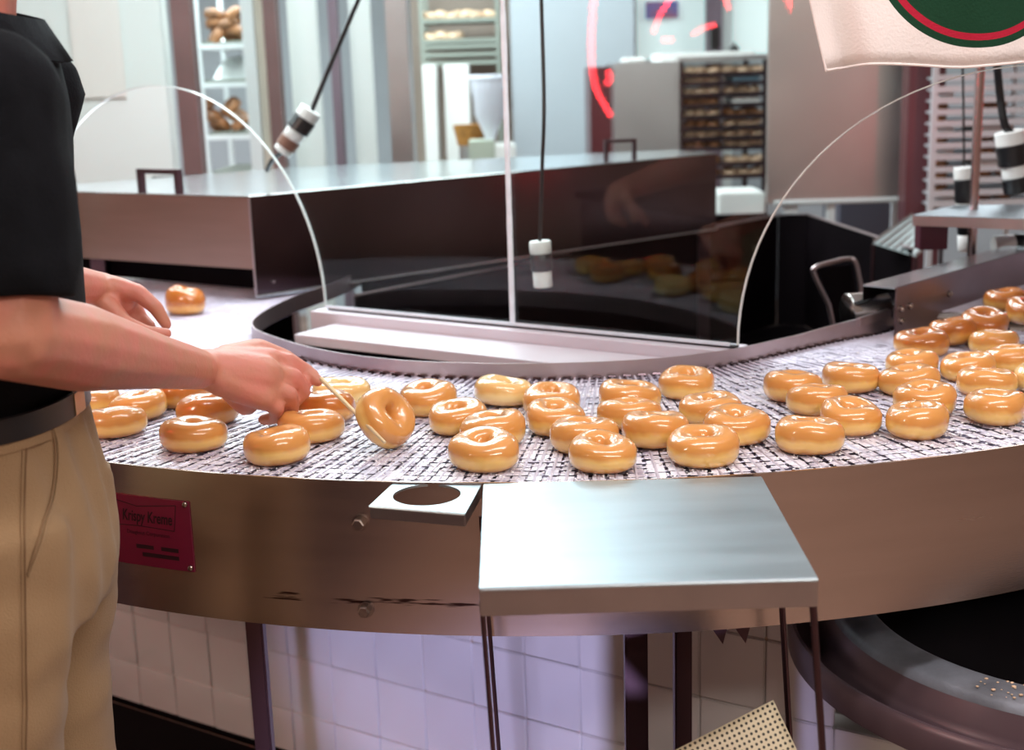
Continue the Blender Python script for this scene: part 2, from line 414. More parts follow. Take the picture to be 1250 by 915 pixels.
# ================================================================== CURVED CONVEYOR
BZ = .95
conv = thing('curved_conveyor', 'wide curved steel conveyor with a sugar-coated wire belt', 'conveyor')
OC = Vector((.128, 3.308, 0)); OR = 1.649
IN = crom([(-.38, 3.62, 0), (-.44, 3.35, 0), (-.525, 3.10, 0), (-.562, 2.88, 0), (-.545, 2.73, 0), (-.46, 2.585, 0), (-.345, 2.45, 0), (-.205, 2.352, 0), (-.064, 2.305, 0), (.04, 2.287, 0), (.183, 2.287, 0), (.30, 2.308, 0), (.415, 2.362, 0), (.53, 2.45, 0), (.64, 2.532, 0), (.746, 2.60, 0), (.80, 2.665, 0)], 10)
cum = [0]
for a, b in zip(IN, IN[1:]): cum.append(cum[-1]+(b-a).length)
def inner(u):
    t = u*cum[-1]
    for i in range(1, len(cum)):
        if cum[i] >= t-1e-9:
            k = (t-cum[i-1])/(cum[i]-cum[i-1]); return IN[i-1].lerp(IN[i], k)
    return IN[-1].copy()
UM = .71
def oang(u): return math.radians(165+(270-165)*u/UM if u < UM else 270+56.5*(u-UM)/(1-UM))
def outer(u): q = oang(u); return OC + Vector((math.cos(q), math.sin(q), 0))*(OR-.005)
NU, NV = 192, 30
innerP = [inner(i/NU) for i in range(NU+1)]; outerP = [outer(i/NU) for i in range(NU+1)]
def bpt(i, v, z): p = innerP[i].lerp(outerP[i], v); return Vector((p.x, p.y, z))
# window curb: stepped white block whose front is cut to the rail
def rail_off(s_):
    q = GP+GD*s_; best = -1
    for a, b in zip(IN, IN[1:]):
        d1 = (a-q).dot(GD); d2 = (b-q).dot(GD)
        if d1*d2 <= 0 and abs(d1-d2) > 1e-6:
            t = d1/(d1-d2); o_ = (a.lerp(b, t)-q).dot(GN)
            if o_ < .3: best = max(best, o_)
    return best
def curb_part(name, f0, back, z0, z1, s0, s1):
    top = []; N_ = 40
    for k in range(N_+1):
        s_ = s0+(s1-s0)*k/N_; f = max(f0, rail_off(s_)+.009)
        if f > back-.004: f = back-.004
        top.append((s_, f))
    vs = []; fs = []
    for s_, f in top: vs += [g(s_, f, z0), g(s_, f, z1), g(s_, back, z1), g(s_, back, z0)]
    for k in range(N_):
        a, b = 4*k, 4*k+4
        for i in range(4): fs.append((a+i, b+i, b+(i+1) % 4, a+(i+1) % 4))
    fs += [(0, 1, 2, 3), (4*N_+3, 4*N_+2, 4*N_+1, 4*N_)]
    o = mk(name, vs, fs, white_pl, curb); md = o.modifiers.new('b', 'BEVEL'); md.width = .002; md.segments = 2; md.limit_method = 'ANGLE'; return o
curb_part('curb_block', -.035, .040, .925, .970, cs0, cs1)
curb_part('curb_ledge', -.17, -.036, .925, .947, cs0+.075, cs1-.06)
# dark bed below the wires
vs = []; fs = []
for i in range(NU+1): vs += [bpt(i, 0, BZ-.014), bpt(i, 1, BZ-.014)]
for i in range(NU): fs.append((2*i, 2*i+1, 2*i+3, 2*i+2))
mk('belt_bed', vs, fs, gap_m, conv)
# radial wires (4-sided bars) and link strands
dat = []
for i in range(NU+1):
    if i == NU: continue
    a = (bpt(i, 0, BZ-.004)+bpt(i+1, 0, BZ-.004))/2; b = (bpt(i, 1, BZ-.004)+bpt(i+1, 1, BZ-.004))/2; dat.append(tube_data([a, b], .0027, 5, caps=False))
o = merged('belt_wires', dat, rod_m, conv, True); o['kind'] = 'stuff'
dat = []
for j in range(NV+1):
    v = j/NV
    dat.append(tube_data([bpt(i, v, BZ-.0085) for i in range(0, NU+1, 2)], .0018, 4, caps=False))
o = merged('belt_links', dat, rod_m, conv, True); o['kind'] = 'stuff'
# glaze film caught between wires, in patches
vs = []; fs = []
for i in range(NU):
    for j in range(NV):
        v0, v1 = j/NV, (j+1)/NV; c = bpt(i, (v0+v1)/2, 0)
        nn = noise.noise(Vector((c.x*5, c.y*5, 3)))*.9 + noise.noise(Vector((c.x*17, c.y*17, 8)))*.6
        bias = .95 - 1.3*max(0, 1-v0/.20)
        if nn + bias < random.uniform(-.22, .22): continue
        z = BZ-.0030 + random.uniform(-.001, .0006)
        ev = 1/NV*random.uniform(.04, .13); gu = random.uniform(.05, .15) if nn < .25 else .02
        if nn > .35: ev = 0
        def ip(t, v): return (innerP[i].lerp(innerP[i+1], t)).lerp(outerP[i].lerp(outerP[i+1], t), v)
        p = [ip(gu, v0+ev), ip(1-gu, v0+ev), ip(1-gu, v1-ev), ip(gu, v1-ev)]
        b = len(vs); vs += [Vector((q.x, q.y, z+random.uniform(-.0008, .0008))) for q in p]; fs.append((b, b+1, b+2, b+3))
o = mk('glaze_film', vs, fs, film_m, conv); o['kind'] = 'stuff'
# sugar crumbs, thicker along the outer rim
vs = []; fs = []
ico = bmesh.new(); bmesh.ops.create_icosphere(ico, subdivisions=1, radius=1); iv = [v.co.copy() for v in ico.verts]; iff = [tuple(v.index for v in f.verts) for f in ico.faces]; ico.free()
for k in range(5200):
    v = 1-abs(random.gauss(0, .22)) if k % 3 else random.uniform(.1, 1)
    if not .05 < v < .995: continue
    i = random.randint(int(NU*.40), NU); p = bpt(i, v, BZ-.002); p.x += random.uniform(-.012, .012)
    r = random.uniform(.0007, .0019); b = len(vs); sq = (random.uniform(.7, 1.6), random.uniform(.7, 1.6), .7)
    vs += [p+Vector((q.x*r*sq[0], q.y*r*sq[1], q.z*r*sq[2])) for q in iv]; fs += [tuple(x+b for x in f) for f in iff]
o = mk('sugar_crumbs', vs, fs, crumb_m, conv); o['kind'] = 'stuff'
# outer skirt
def arc_wall(name, c, R, q0, q1, z0, z1, th, m, parent, n=120):
    vs = []; fs = []
    for k in range(n+1):
        q = q0+(q1-q0)*k/n; d = Vector((math.cos(q), math.sin(q), 0))
        for rr, z in ((R, z0), (R, z1), (R-th, z1), (R-th, z0)): vs.append(c+d*rr+Vector((0, 0, z)))
        if k:
            a, b = 4*(k-1), 4*k
            for i in range(4): fs.append((a+i, b+i, b+(i+1) % 4, a+(i+1) % 4))
    fs.append((0, 1, 2, 3)); fs.append(tuple(4*n+i for i in (3, 2, 1, 0)))
    o = mk(name, vs, fs, m, parent, True)
    return o
def flatshade_bevel(o, w=.0015):
    md = o.modifiers.new('b', 'BEVEL'); md.width = w; md.segments = 2; md.limit_method = 'ANGLE'; md.angle_limit = math.radians(40)
    return o
sk = arc_wall('skirt', OC, OR, math.radians(190), math.radians(322), .733, .952, .004, skirt_m, conv, 160)
arc_wall('skirt_lower_flange', OC, OR-.004, math.radians(190), math.radians(322), .733, .737, .05, steel_leg, conv)
# inner rail
vs = []; fs = []
rail = [p for p in IN]
for k, p in enumerate(rail):
    t = (rail[min(k+1, len(rail)-1)]-rail[max(k-1, 0)]).normalized(); nn = Vector((-t.y, t.x, 0))
    hi = .976 + .012*max(0, min(1, (p.x-.55)/.2))
    for off, z in ((0, .938), (0, hi), (.003, hi), (.003, .938)): vs.append(p+nn*off+Vector((0, 0, z)))
    if k:
        a, b = 4*(k-1), 4*k
        for i in range(4): fs.append((a+i, a+(i+1) % 4, b+(i+1) % 4, b+i))
o = mk('inner_rail', vs, fs, steel_rail, conv, True)
# chain look along the inner foot of the belt
dat = []
for i in range(int(NU*.45), NU+1, 2):
    p = bpt(i, .006, BZ-.001); q = bpt(min(i+1, NU), .013, BZ-.001); dat.append(tube_data([p, q], .003, 5))
o = merged('edge_chain', dat, steel_dark, conv, True); o['kind'] = 'stuff'

def cylhit(x, y):
    d = ray(x, y); a = d.x**2+d.y**2; ox, oy = -OC.x, -OC.y; b = 2*(d.x*ox+d.y*oy); c = ox*ox+oy*oy-OR*OR
    t = (-b-math.sqrt(b*b-4*a*c))/(2*a); return CAMP+d*t
# hex bolts
for x, y in ((440, 637), (447, 743)):
    p = cylhit(x, y); nn = (p-OC); nn.z = 0; nn.normalize()
    bt = tube('bolt', [p, p+nn*.003, p+nn*.0031], [.0115, .0115, .008], bolt_m, conv, 20)
    for pp in bt.data.polygons: pp.use_smooth = False
    h = tube('bolt_head', [p+nn*.003, p+nn*.012, p+nn*.0138], [.0088, .0088, .0068], bolt_m, bt, 6)
    for pp in h.data.polygons: pp.use_smooth = False
# plaque
pr = cylhit(231, 612); pb = cylhit(234, 697); q1 = math.atan2(pr.y-OC.y, pr.x-OC.x)
plz0, plz1 = pb.z, pr.z; wq = .175/OR
pq = thing('maker_plaque', '', ''); 
for k in ('label', 'category'): del pq[k]
pq.parent = conv; pq.name = 'maker_plaque'
arc_wall('plaque_plate', OC, OR+.0022, q1-wq, q1, plz0, plz1, .0018, plaque_m, pq, 16)
def on_pl(a, z, off=.0026):   # a metres left->right along plaque, z height
    q = q1-wq+a/OR; return OC+Vector((math.cos(q), math.sin(q), 0))*(OR+off)+Vector((0, 0, z))
def text_on(txt, a0, z0, size, width, parent, m, shear=0, bold=0):
    cu = bpy.data.curves.new('t', 'FONT'); cu.body = txt; cu.size = size; cu.extrude = 0; cu.offset = bold; cu.shear = shear
    o = bpy.data.objects.new('t', cu); C.objects.link(o)
    dg = bpy.context.evaluated_depsgraph_get(); me = bpy.data.meshes.new_from_object(o.evaluated_get(dg)); bpy.data.objects.remove(o)
    xs = [v.co.x for v in me.vertices]; k = width/(max(xs)-min(xs)); mn = min(xs)
    for v in me.vertices: v.co = on_pl(a0+(v.co.x-mn)*k, z0+v.co.y*1.0, .0029)
    me.materials.clear(); return link('lettering', me, m, parent)
hz = plz1-plz0; W_ = .175
text_on('Krispy Kreme', W_-.118, plz0+hz*.645, .024, .088, pq, plaque_dark, .18, .0004)
text_on('Doughnut Corporation', W_-.112, plz0+hz*.455, .0085, .075, pq, plaque_dark)
def strip(name, pts, wd, parent, m):
    vs = []; fs = []
    for i in range(len(pts)-1):
        (a0, z0), (a1, z1) = pts[i], pts[i+1]; d = Vector((a1-a0, z1-z0)).normalized(); nx, nz = -d.y*wd/2, d.x*wd/2
        b = len(vs); vs += [on_pl(a0+nx, z0+nz), on_pl(a1+nx, z1+nz), on_pl(a1-nx, z1-nz), on_pl(a0-nx, z0-nz)]; fs.append((b, b+1, b+2, b+3))
    return mk(name, vs, fs, m, parent)
L0 = W_-.135
strip('emblem_outline', [(L0, plz0+hz*.93), (L0+.045, plz0+hz*.86), (W_-.022, plz0+hz*.93), (W_-.028, plz0+hz*.56), (L0+.045, plz0+hz*.58), (L0+.003, plz0+hz*.56), (L0, plz0+hz*.93)], .0012, pq, plaque_dark)
strip('printed_bar', [(W_-.098, plz0+hz*.28), (W_-.024, plz0+hz*.28)], .0062, pq, plaque_dark)
strip('printed_bar', [(W_-.088, plz0+hz*.17), (W_-.024, plz0+hz*.17)], .0062, pq, plaque_dark)
for z in (plz1-.004, plz0+.006):
    p = on_pl(W_-.006, z, .002); nn = (p-OC); nn.z = 0; nn.normalize()
    tube('rivet', [p, p+nn*.002, p+nn*.0035, p+nn*.004], [.0042, .0042, .003, .001], bolt_m, pq, 14)
# legs of the conveyor
def leg(x0, x1, y, Y, m=steel_leg, ztop=.735, d=.03):
    a, b = at_y(x0, y, Y), at_y(x1, y, Y)
    l = box('leg', a.x, b.x, Y, Y+d, .012, ztop, m, conv, .003)
    box('foot', a.x-.012, b.x+.012, Y-.01, Y+d+.01, 0, .012, m, l, .002)
leg(302, 323, 800, 1.95)
leg(763, 791, 800, 1.74)
leg(824, 845, 800, 1.86, ztop=.735)
# jagged sensor bracket under the skirt
br = obox('under_bracket', at_y(868, 742, 1.69)[:2], (1, 0), .050, .02, .722, .738, steel_leg, conv, .001)
for x in (880, 908):
    a = at_y(x, 752, 1.69)
    mk('bracket_tooth', [(a.x-.013, 1.69, .725), (a.x+.009, 1.69, .725), (a.x+.003, 1.69, .700), (a.x-.013, 1.71, .725), (a.x+.009, 1.71, .725), (a.x+.003, 1.71, .700)],
       [(0, 1, 2), (5, 4, 3), (0, 3, 4, 1), (1, 4, 5, 2), (2, 5, 3, 0)], steel_leg, br)

# ================================================================== TRAYS ON THE SKIRT
tray = thing('side_tray', 'large flat stainless shelf with turned-down front lip hooked to the conveyor', 'tray')
A, B, Cc, D = at_z(590, 590, .953), at_z(930, 581, .953), at_z(999, 705, .953), at_z(585, 717, .953)
def sheet(name, quad, th, m, parent, bev=.003):
    bm = bmesh.new(); t = [bm.verts.new(p) for p in quad]; b = [bm.verts.new(Vector(p)-Vector((0, 0, th))) for p in quad]
    bm.faces.new(t[::-1]); bm.faces.new(b)
    for i in range(4): bm.faces.new((t[i], t[(i+1) % 4], b[(i+1) % 4], b[i]))
    bmesh.ops.recalc_face_normals(bm, faces=bm.faces[:])
    if bev: bmesh.ops.bevel(bm, geom=bm.edges[:], offset=bev, segments=3, affect='EDGES')
    return frombm(name, bm, m, parent, False)
def vquad(p, q, z1, z0): return [Vector((p.x, p.y, z1)), Vector((q.x, q.y, z1)), Vector((q.x, q.y, z0)), Vector((p.x, p.y, z0))]
def wallsheet(name, p, q, z1, z0, th, m, parent, bev=.0012):
    p = Vector(p); q = Vector(q); d = (q-p); d.z = 0; L_ = d.length
    return obox(name, (p.x, p.y), (d.x, d.y), L_, th, z0, z1, m, parent, bev)
sheet('tray_top', [A, B, Cc, D], .003, steel_top, tray, .0011)
lipm = mat('tray_lip_steel', (.42, .38, .38), .33, 1, .06, 10)
wallsheet('front_lip', D, Cc, .9525, .920, .003, lipm, tray)
wallsheet('side_lip', Cc, B, .9525, .920, .003, lipm, tray)
wallsheet('side_lip', A, D, .9525, .920, .003, lipm, tray)
tube('rolled_edge', [D+Vector((.001, 0, -.002)), Cc+Vector((-.001, 0, -.002))], .0026, steel_top, tray, 8)  # paler steel paints the highlight along the lip edge
for x, yb, Y in ((590, 915, 1.34), (597, 915, 1.62)):
    t = at_y(590 if Y < 1.5 else 597, 760, Y); b = at_y(602 if Y < 1.5 else 609, 915, Y); d = (b-t)/(t.z-b.z); e = t+d*(t.z-.002)
    tube('tray_leg', [t+d*(t.z-.922)*1.0, e], .0028, steel_leg, tray, 8)
for xt, xb, Y in ((993, 1003, 1.335), (955, 964, 1.62)):
    t = at_y(xt, 745, Y); b = at_y(xb, 900, Y); d = (b-t)/(t.z-b.z); e = t+d*(t.z-.002)
    tube('tray_leg', [t+d*(t.z-.922), e], .0042, steel_leg, tray, 8)

cup = thing('cup_holder', 'small steel cup holder with one round hole beside the large shelf', 'holder')
q4 = [at_z(480, 589, .950), at_z(588, 590, .950), at_z(568, 629, .947), at_z(451, 619, .947)]
hc = at_z(521, 604, .949); hr = .0445
bm = bmesh.new(); n = 48
hole = []; rim = []
def sq_edge(d):   # ray from hole centre to quad border
    best = None
    for i in range(4):
        p, q = q4[i], q4[(i+1) % 4]; e = q-p; den = d.x*e.y-d.y*e.x
        if abs(den) < 1e-9: continue
        t = ((p.x-hc.x)*e.y-(p.y-hc.y)*e.x)/den; s = ((p.x-hc.x)*d.y-(p.y-hc.y)*d.x)/den
        if t > 0 and -1e-6 <= s <= 1+1e-6 and (best is None or t < best): best = t
    return best
angs = sorted([2*PI*k/n for k in range(n)]+[math.atan2(p.y-hc.y, p.x-hc.x) % (2*PI) for p in q4])
zt = .9495
for q in angs:
    d = Vector((math.cos(q), math.sin(q), 0)); t = sq_edge(d)
    hole.append([bm.verts.new((hc.x+d.x*hr, hc.y+d.y*hr, z)) for z in (zt, zt-.003)])
    rim.append([bm.verts.new((hc.x+d.x*t, hc.y+d.y*t, z)) for z in (zt, zt-.003)])
for k in range(len(angs)):
    k2 = (k+1) % len(angs)
    bm.faces.new((hole[k][0], rim[k][0], rim[k2][0], hole[k2][0])); bm.faces.new((hole[k][1], hole[k2][1], rim[k2][1], rim[k][1]))
    bm.faces.new((hole[k][0], hole[k2][0], hole[k2][1], hole[k][1])); bm.faces.new((rim[k][0], rim[k][1], rim[k2][1], rim[k2][0]))
frombm('holder_top', bm, steel_top, cup)
wallsheet('front_lip', q4[3], q4[2], .9485, .932, .003, lipm, cup)
wallsheet('side_lip', q4[2], q4[1], .9485, .932, .003, lipm, cup)
tube('rolled_edge', [q4[3]+Vector((0, 0, .001)), q4[2]+Vector((0, 0, .001))], .0022, steel_top, cup, 8)
sb = q4[2].lerp(q4[1], .08)
#wallsheet('mount_plate', Vector((-.165, 1.6535, 0)), Vector((-.052, 1.652, 0)), .94, .870, .003, steel_leg, cup)

# ================================================================== DOUGHNUTS
def doughnut_mesh(seed, Rm=.0285, a=.0202, b=.0225, N=40, K=18):
    rnd = random.Random(seed); vs = []; fs = []; ph = [rnd.uniform(0, 6.3) for _ in range(6)]
    for i in range(N):
        q = 2*PI*i/N
        wob = 1+.045*math.sin(q*2+ph[0])+.022*math.sin(q*3+ph[1]); ta = a*(1+.05*math.sin(q+ph[2])+.04*math.sin(q*2+ph[3])); tb_ = b*(1+.075*math.sin(q+ph[4])+.03*math.sin(3*q+ph[5]))
        for k in range(K):
            f = 2*PI*k/K; c, s = math.cos(f), math.sin(f)
            cc = math.copysign(abs(c)**.86, c); ss = math.copysign(abs(s)**.9, s)
            # slight waist crease like a fried ring
            cre = 1-.055*math.exp(-((s+.12)/.14)**2) if c > 0 else 1
            r = (Rm+ta*cc*cre)*wob; z = tb_*(1+ss) if s > -.75 else tb_*(1-.99*.75**.0*0-.9)*(1+.2*0)+tb_*.0
            z = tb_*(1+max(ss, -.93))-tb_*.07
            vs.append((r*math.cos(q), r*math.sin(q), z))
    for i in range(N):
        for k in range(K):
            i2, k2 = (i+1) % N, (k+1) % K; fs.append((i*K+k, i2*K+k, i2*K+k2, i*K+k2))
    me = bpy.data.meshes.new('doughnut'); me.from_pydata(vs, [], fs); me.update()
    for p in me.polygons: p.use_smooth = True
    return me
DM = [doughnut_mesh(k, a=.0200+.0005*(k % 3)) for k in range(7)]
DMD = []
for me in DM: me.materials.append(dn_m)
def var_mesh(k, m, **kw):
    me = doughnut_mesh(k, **kw); me.materials.append(m); return me
md1, md2, mp1 = var_mesh(20, dn_dark), var_mesh(21, dn_dark), var_mesh(22, dn_pale)
mfull = var_mesh(23, dn_dark, Rm=.024, a=.0235, b=.031)

# (px, py of body centre, label, mesh override, z lift, tilt)
S = 'glazed ring doughnut'
DL = [
 (226, 372, 'lone plump dark glazed doughnut far back by the hood opening', mfull, 0, 0),
 (140, 514, 'glazed ring doughnut nearest the worker\'s belt buckle, at the outer edge', None, 0, 0),
 (180, 491, 'glazed ring doughnut under the forearm, behind the one by the belt buckle', None, 0, 0),
 (112, 487, 'glazed ring doughnut half hidden by the worker\'s waist', None, 0, 0),
 (212, 482, 'brown glazed doughnut mostly hidden directly below the forearm', md1, 0, 0),
 (236, 529, 'glazed doughnut between the buckle one and the one under the fist, front row', None, 0, 0),
 (254, 500, 'darker glazed doughnut just below the wrist', md1, 0, 0),
 (337, 544, 'glazed ring doughnut in the front row directly below the fist', None, 0, 0),
 (380, 519, 'glazed ring doughnut touching the front one below the fist', None, 0, 0),
 (398, 497, 'glazed ring doughnut tucked under the fingertips', md2, 0, 0),
 (418, 479, 'glazed ring doughnut just past the fingertips, next to the inner rail', mp1, 0, 0),
 (458, 524, 'tilted glazed doughnut being flipped up on its edge by a thin stick', None, .004, .55),
 (521, 486, 'glazed ring doughnut left of the pale one, first clear ring right of the hand', None, 0, 0),
 (614, 477, 'pale yellow lopsided doughnut right below the inner rail', mp1, 0, .12),
 (562, 510, 'glazed ring doughnut behind the pair above the cup holder', None, 0, 0),
 (600, 523, 'glazed ring doughnut tucked behind the one nearest the cup holder', None, 0, 0),
 (590, 550, 'glazed ring doughnut nearest the cup holder in the front row', None, 0, 0),
 (674, 488, 'rearmost glazed doughnut of the middle left chain', None, 0, 0),
 (677, 509, 'second from the rear glazed doughnut of the middle left chain', None, 0, 0),
 (713, 530, 'third from the rear glazed doughnut of the middle left chain', None, 0, 0),
 (735, 552, 'front glazed doughnut of the middle chain, just above the large shelf', None, 0, 0),
 (768, 485, 'rearmost glazed doughnut of the stacked-looking pair at the middle', None, 0, 0),
 (769, 503, 'glazed doughnut in front of the rearmost one at the middle', None, 0, 0),
 (801, 524, 'glazed ring doughnut between the two front row rings over the shelf', None, 0, 0),
 (839, 468, 'glazed ring doughnut alone below the inner rail, right of centre', None, 0, 0),
 (867, 499, 'rear glazed doughnut of the trio at the shelf\'s right end', None, 0, 0),
 (899, 521, 'right glazed doughnut of the trio at the shelf\'s right end', None, 0, 0),
 (857, 545, 'front glazed doughnut of the trio at the shelf\'s right end', None, 0, 0),
 (969, 472, 'rear left glazed doughnut of the right-hand group', None, 0, 0),
 (997, 487, 'glazed doughnut just in front of the rear left one of the right-hand group', None, 0, 0),
 (1042, 460, 'glazed doughnut between the left pair and the long row of the right-hand group', None, 0, 0),
 (988, 531, 'frontmost left glazed doughnut of the right-hand group', None, 0, 0),
 (1037, 508, 'glazed ring doughnut right behind the frontmost left one of the right-hand group', None, 0, 0),
 (1112, 442, 'glazed doughnut third back from the front in the column left of the feed', None, 0, 0),
 (1108, 464, 'glazed doughnut second back from the front in the column left of the feed', None, 0, 0),
 (1128, 487, 'glazed doughnut directly behind the large front one at right', None, 0, 0),
 (1119, 512, 'large glazed doughnut at the front of the right-hand group', None, 0, 0),
 (1125, 418, 'glazed doughnut nearest the end of the inner rail', md2, 0, 0),
 (1166, 404, 'dark amber doughnut just off the feed roller', md2, .004, .1),
 (1200, 392, 'amber doughnut with a wide hole climbing the feed roller', md1, .018, .12),
 (1228, 366, 'small amber doughnut riding on the feed belt', md1, .016, 0),
 (1258, 381, 'amber doughnut cut by the frame edge on the feed belt', md2, .016, 0),
 (1214, 417, 'glazed doughnut behind the right edge cluster, near the roller', None, 0, 0),
 (1182, 446, 'left glazed doughnut of the right edge cluster', None, 0, 0),
 (1236, 437, 'glazed ring doughnut against the frame edge, middle of the cluster', None, 0, 0),
 (1212, 464, 'glazed doughnut behind the front right corner one', None, 0, 0),
 (1215, 496, 'glazed doughnut at the front right corner of the picture', None, 0, 0),
 (1268, 462, 'pale glazed doughnut sliced by the right edge of the photo', mp1, 0, 0),
]
P = [at_z(x, y, BZ+.019+z) for x, y, l, m, z, t in DL]
P = [Vector((p.x, p.y, 0)) for p in P]
for it in range(60):
    for i in range(len(P)):
        for j in range(i):
            if abs(DL[i][4]-DL[j][4]) > .012: continue
            d = P[i]-P[j]; m_ = .0955
            if d.length < m_: 
                k = d.normalized()*(m_-d.length)*.45; P[i] = P[i]+k; P[j] = P[j]-k
for n_, ((x, y, lab, me, z, t), p) in enumerate(zip(DL, P)):
    me = me or DM[n_ % 7]
    o = bpy.data.objects.new('doughnut', me); C.objects.link(o); o.location = (p.x, p.y, BZ-.0015+z+(.028 if t > .4 else .0))
    o.rotation_euler = (t+random.uniform(-.05, .05), t*.5+random.uniform(-.05, .05), random.uniform(0, 6.28)) if t < .4 else (.95, .25, 1)
    s = random.uniform(.96, 1.03); o.scale = (s, s, s*random.uniform(.94, 1.06))
    tag(o, lab, 'doughnut', 'glazed doughnuts on the conveyor')
# turning stick held by the worker
st_a = at_z(392, 462, 1.045); st_b = at_z(470, 540, .975)
tag(tube('turning_stick', [st_a, st_a.lerp(st_b, .5), st_b], [.0035, .003, .0022], mat('pale_wood', (.74, .58, .34), .5), None, 8), 'thin pale wooden stick held in the fist, flipping a doughnut', 'stick')

# ================================================================== FEED CONVEYOR (right)
fc = thing('feed_conveyor', 'straight feed belt with steel side channel entering from the right', 'conveyor')
fd = Vector((.69, .72, 0)).normalized(); fe = Vector((.96, -.28, 0)).normalized(); f0 = Vector((.845, 2.735, 0))
FZ = .968
def fp(a, b, z): v = f0+fd*a+fe*b; return Vector((v.x, v.y, z))
vs = [fp(-.0, 0, FZ-.006), fp(1.6, 0, FZ-.006), fp(1.6, .9, FZ-.006), fp(0, .9, FZ-.006)]
sheet('belt_bed', [vs[0], vs[3], vs[2], vs[1]], .006, film_m, fc, 0)
dat = [tube_data([fp(a*.012, 0, FZ-.003), fp(a*.012, .9, FZ-.003)], .0026, 5, caps=False) for a in range(134)]
o = merged('belt_wires', dat, rod_m, fc, True); o['kind'] = 'stuff'
tube('roller', [fp(-.006, .02, FZ-.017), fp(-.006, .9, FZ-.017)], .015, shiny, fc, 20)
tube('shaft', [fp(-.02, -.045, FZ-.012), fp(-.02, .10, FZ-.012)], .0045, shiny, fc, 12)
tube('collar', [fp(-.02, -.05, FZ-.012), fp(-.02, -.03, FZ-.012)], .011, brass, fc, 16)
tube('collar', [fp(-.02, -.028, FZ-.012), fp(-.02, -.012, FZ-.012)], .0085, shiny, fc, 16)
# side channel: open C section, its open end towards the left
c0 = at_z(1095, 351, 1.045); c0.z = 0
cn = Vector((-fd.y, fd.x, 0))
def ch(name, o0, o1, z0, z1, L_=1.5, s=0.0, m=steel_chan):
    return obox(name, c0+fd*s+cn*o0, fd, L_, o1-o0, z0, z1, m, fc, .0012)
ch('channel_web', 0, .004, .945, 1.045)
ch('channel_top', 0.004, .075, 1.041, 1.045, m=steel_hood_top)
ch('channel_back', .071, .075, 1.012, 1.041, m=black_tub)  # black colour stands for the dark inside the open channel end
for a, z in ((.018, 1.0), (.055, 1.0), (.23, 1.0), (.02, .975)):
    p = c0+fd*a+Vector((0, 0, z)); tube('bolt', [p, p-cn*.005, p-cn*.008], [.007, .007, .004], bolt_m, fc, 10)
# guide plate clamp where the rail meets the channel
gp0 = at_z(1050, 398, .978); gp1 = at_z(1086, 386, .978)
wallsheet('guide_clamp', Vector((gp0.x, gp0.y, 0)), Vector((gp1.x, gp1.y, 0)), .994, .976, .008, steel_rail, fc)
p = at_z(1085, 374, .99); tube('clamp_bolt', [p, p+Vector((.002, -.012, 0))], .007, shiny, fc, 12)
# legs of feed conveyor
for a in (.35, 1.3):
    for b in (.05, .85):
        v = fp(a, b, 0); box('leg', v.x-.015, v.x+.015, v.y-.015, v.y+.015, 0, FZ-.013, steel_leg, fc, .002)
# motor drum
md = thing('drive_motor', 'short polished steel drum motor beside the dark steel channel end', 'motor')
ma = at_y(1033, 381, 2.66); mb = at_y(1088, 377, 2.68)
ax = (mb-ma).normalized()
tube('drum', [ma, ma+ax*.002, ma+ax*.085, ma+ax*.087], [.036, .039, .039, .036], shiny, md, 36)
box('terminal_box', ma.x+.045, ma.x+.075, ma.y-.028, ma.y-.012, ma.z-.012, ma.z+.010, black_plastic, md, .002)
tube('mount_stub', [Vector((ma.x+.04, ma.y+.02, ma.z-.03)), Vector((ma.x+.04, ma.y+.02, .72))], .014, steel_leg, md, 12)

# photo-eye bridge: plate, box, pole
bg = thing('sensor_bridge', 'steel bracket plate with a pink-lit pole standing over the feed belt', 'bracket')
b0 = at_z(1114, 262, 1.132); b1 = at_z(1166, 250, 1.132); b2 = at_z(1300, 268, 1.132); b3 = at_z(1320, 249, 1.132)
sheet('bridge_plate', [b0, b2, b3, b1], .004, steel_top, bg, .001)
wallsheet('bridge_lip', b0, b2, 1.131, 1.106, .004, steel_rail, bg)
bb = obox('bridge_foot', (b0.x+.022, b0.y+.006), (1, -.03), .065, .05, 1.047, 1.127, mat('maroon_box', (.10, .025, .04), .4, .3, .1, 8), bg, .002)
pp = at_y(1187, 285, b0.y+.07)
tube('pole', [(pp.x, pp.y, 1.0), (pp.x, pp.y, 2.0)], .0105, mat('pole_steel', (.55, .42, .42), .25, 1, .1, 4), bg, 20)

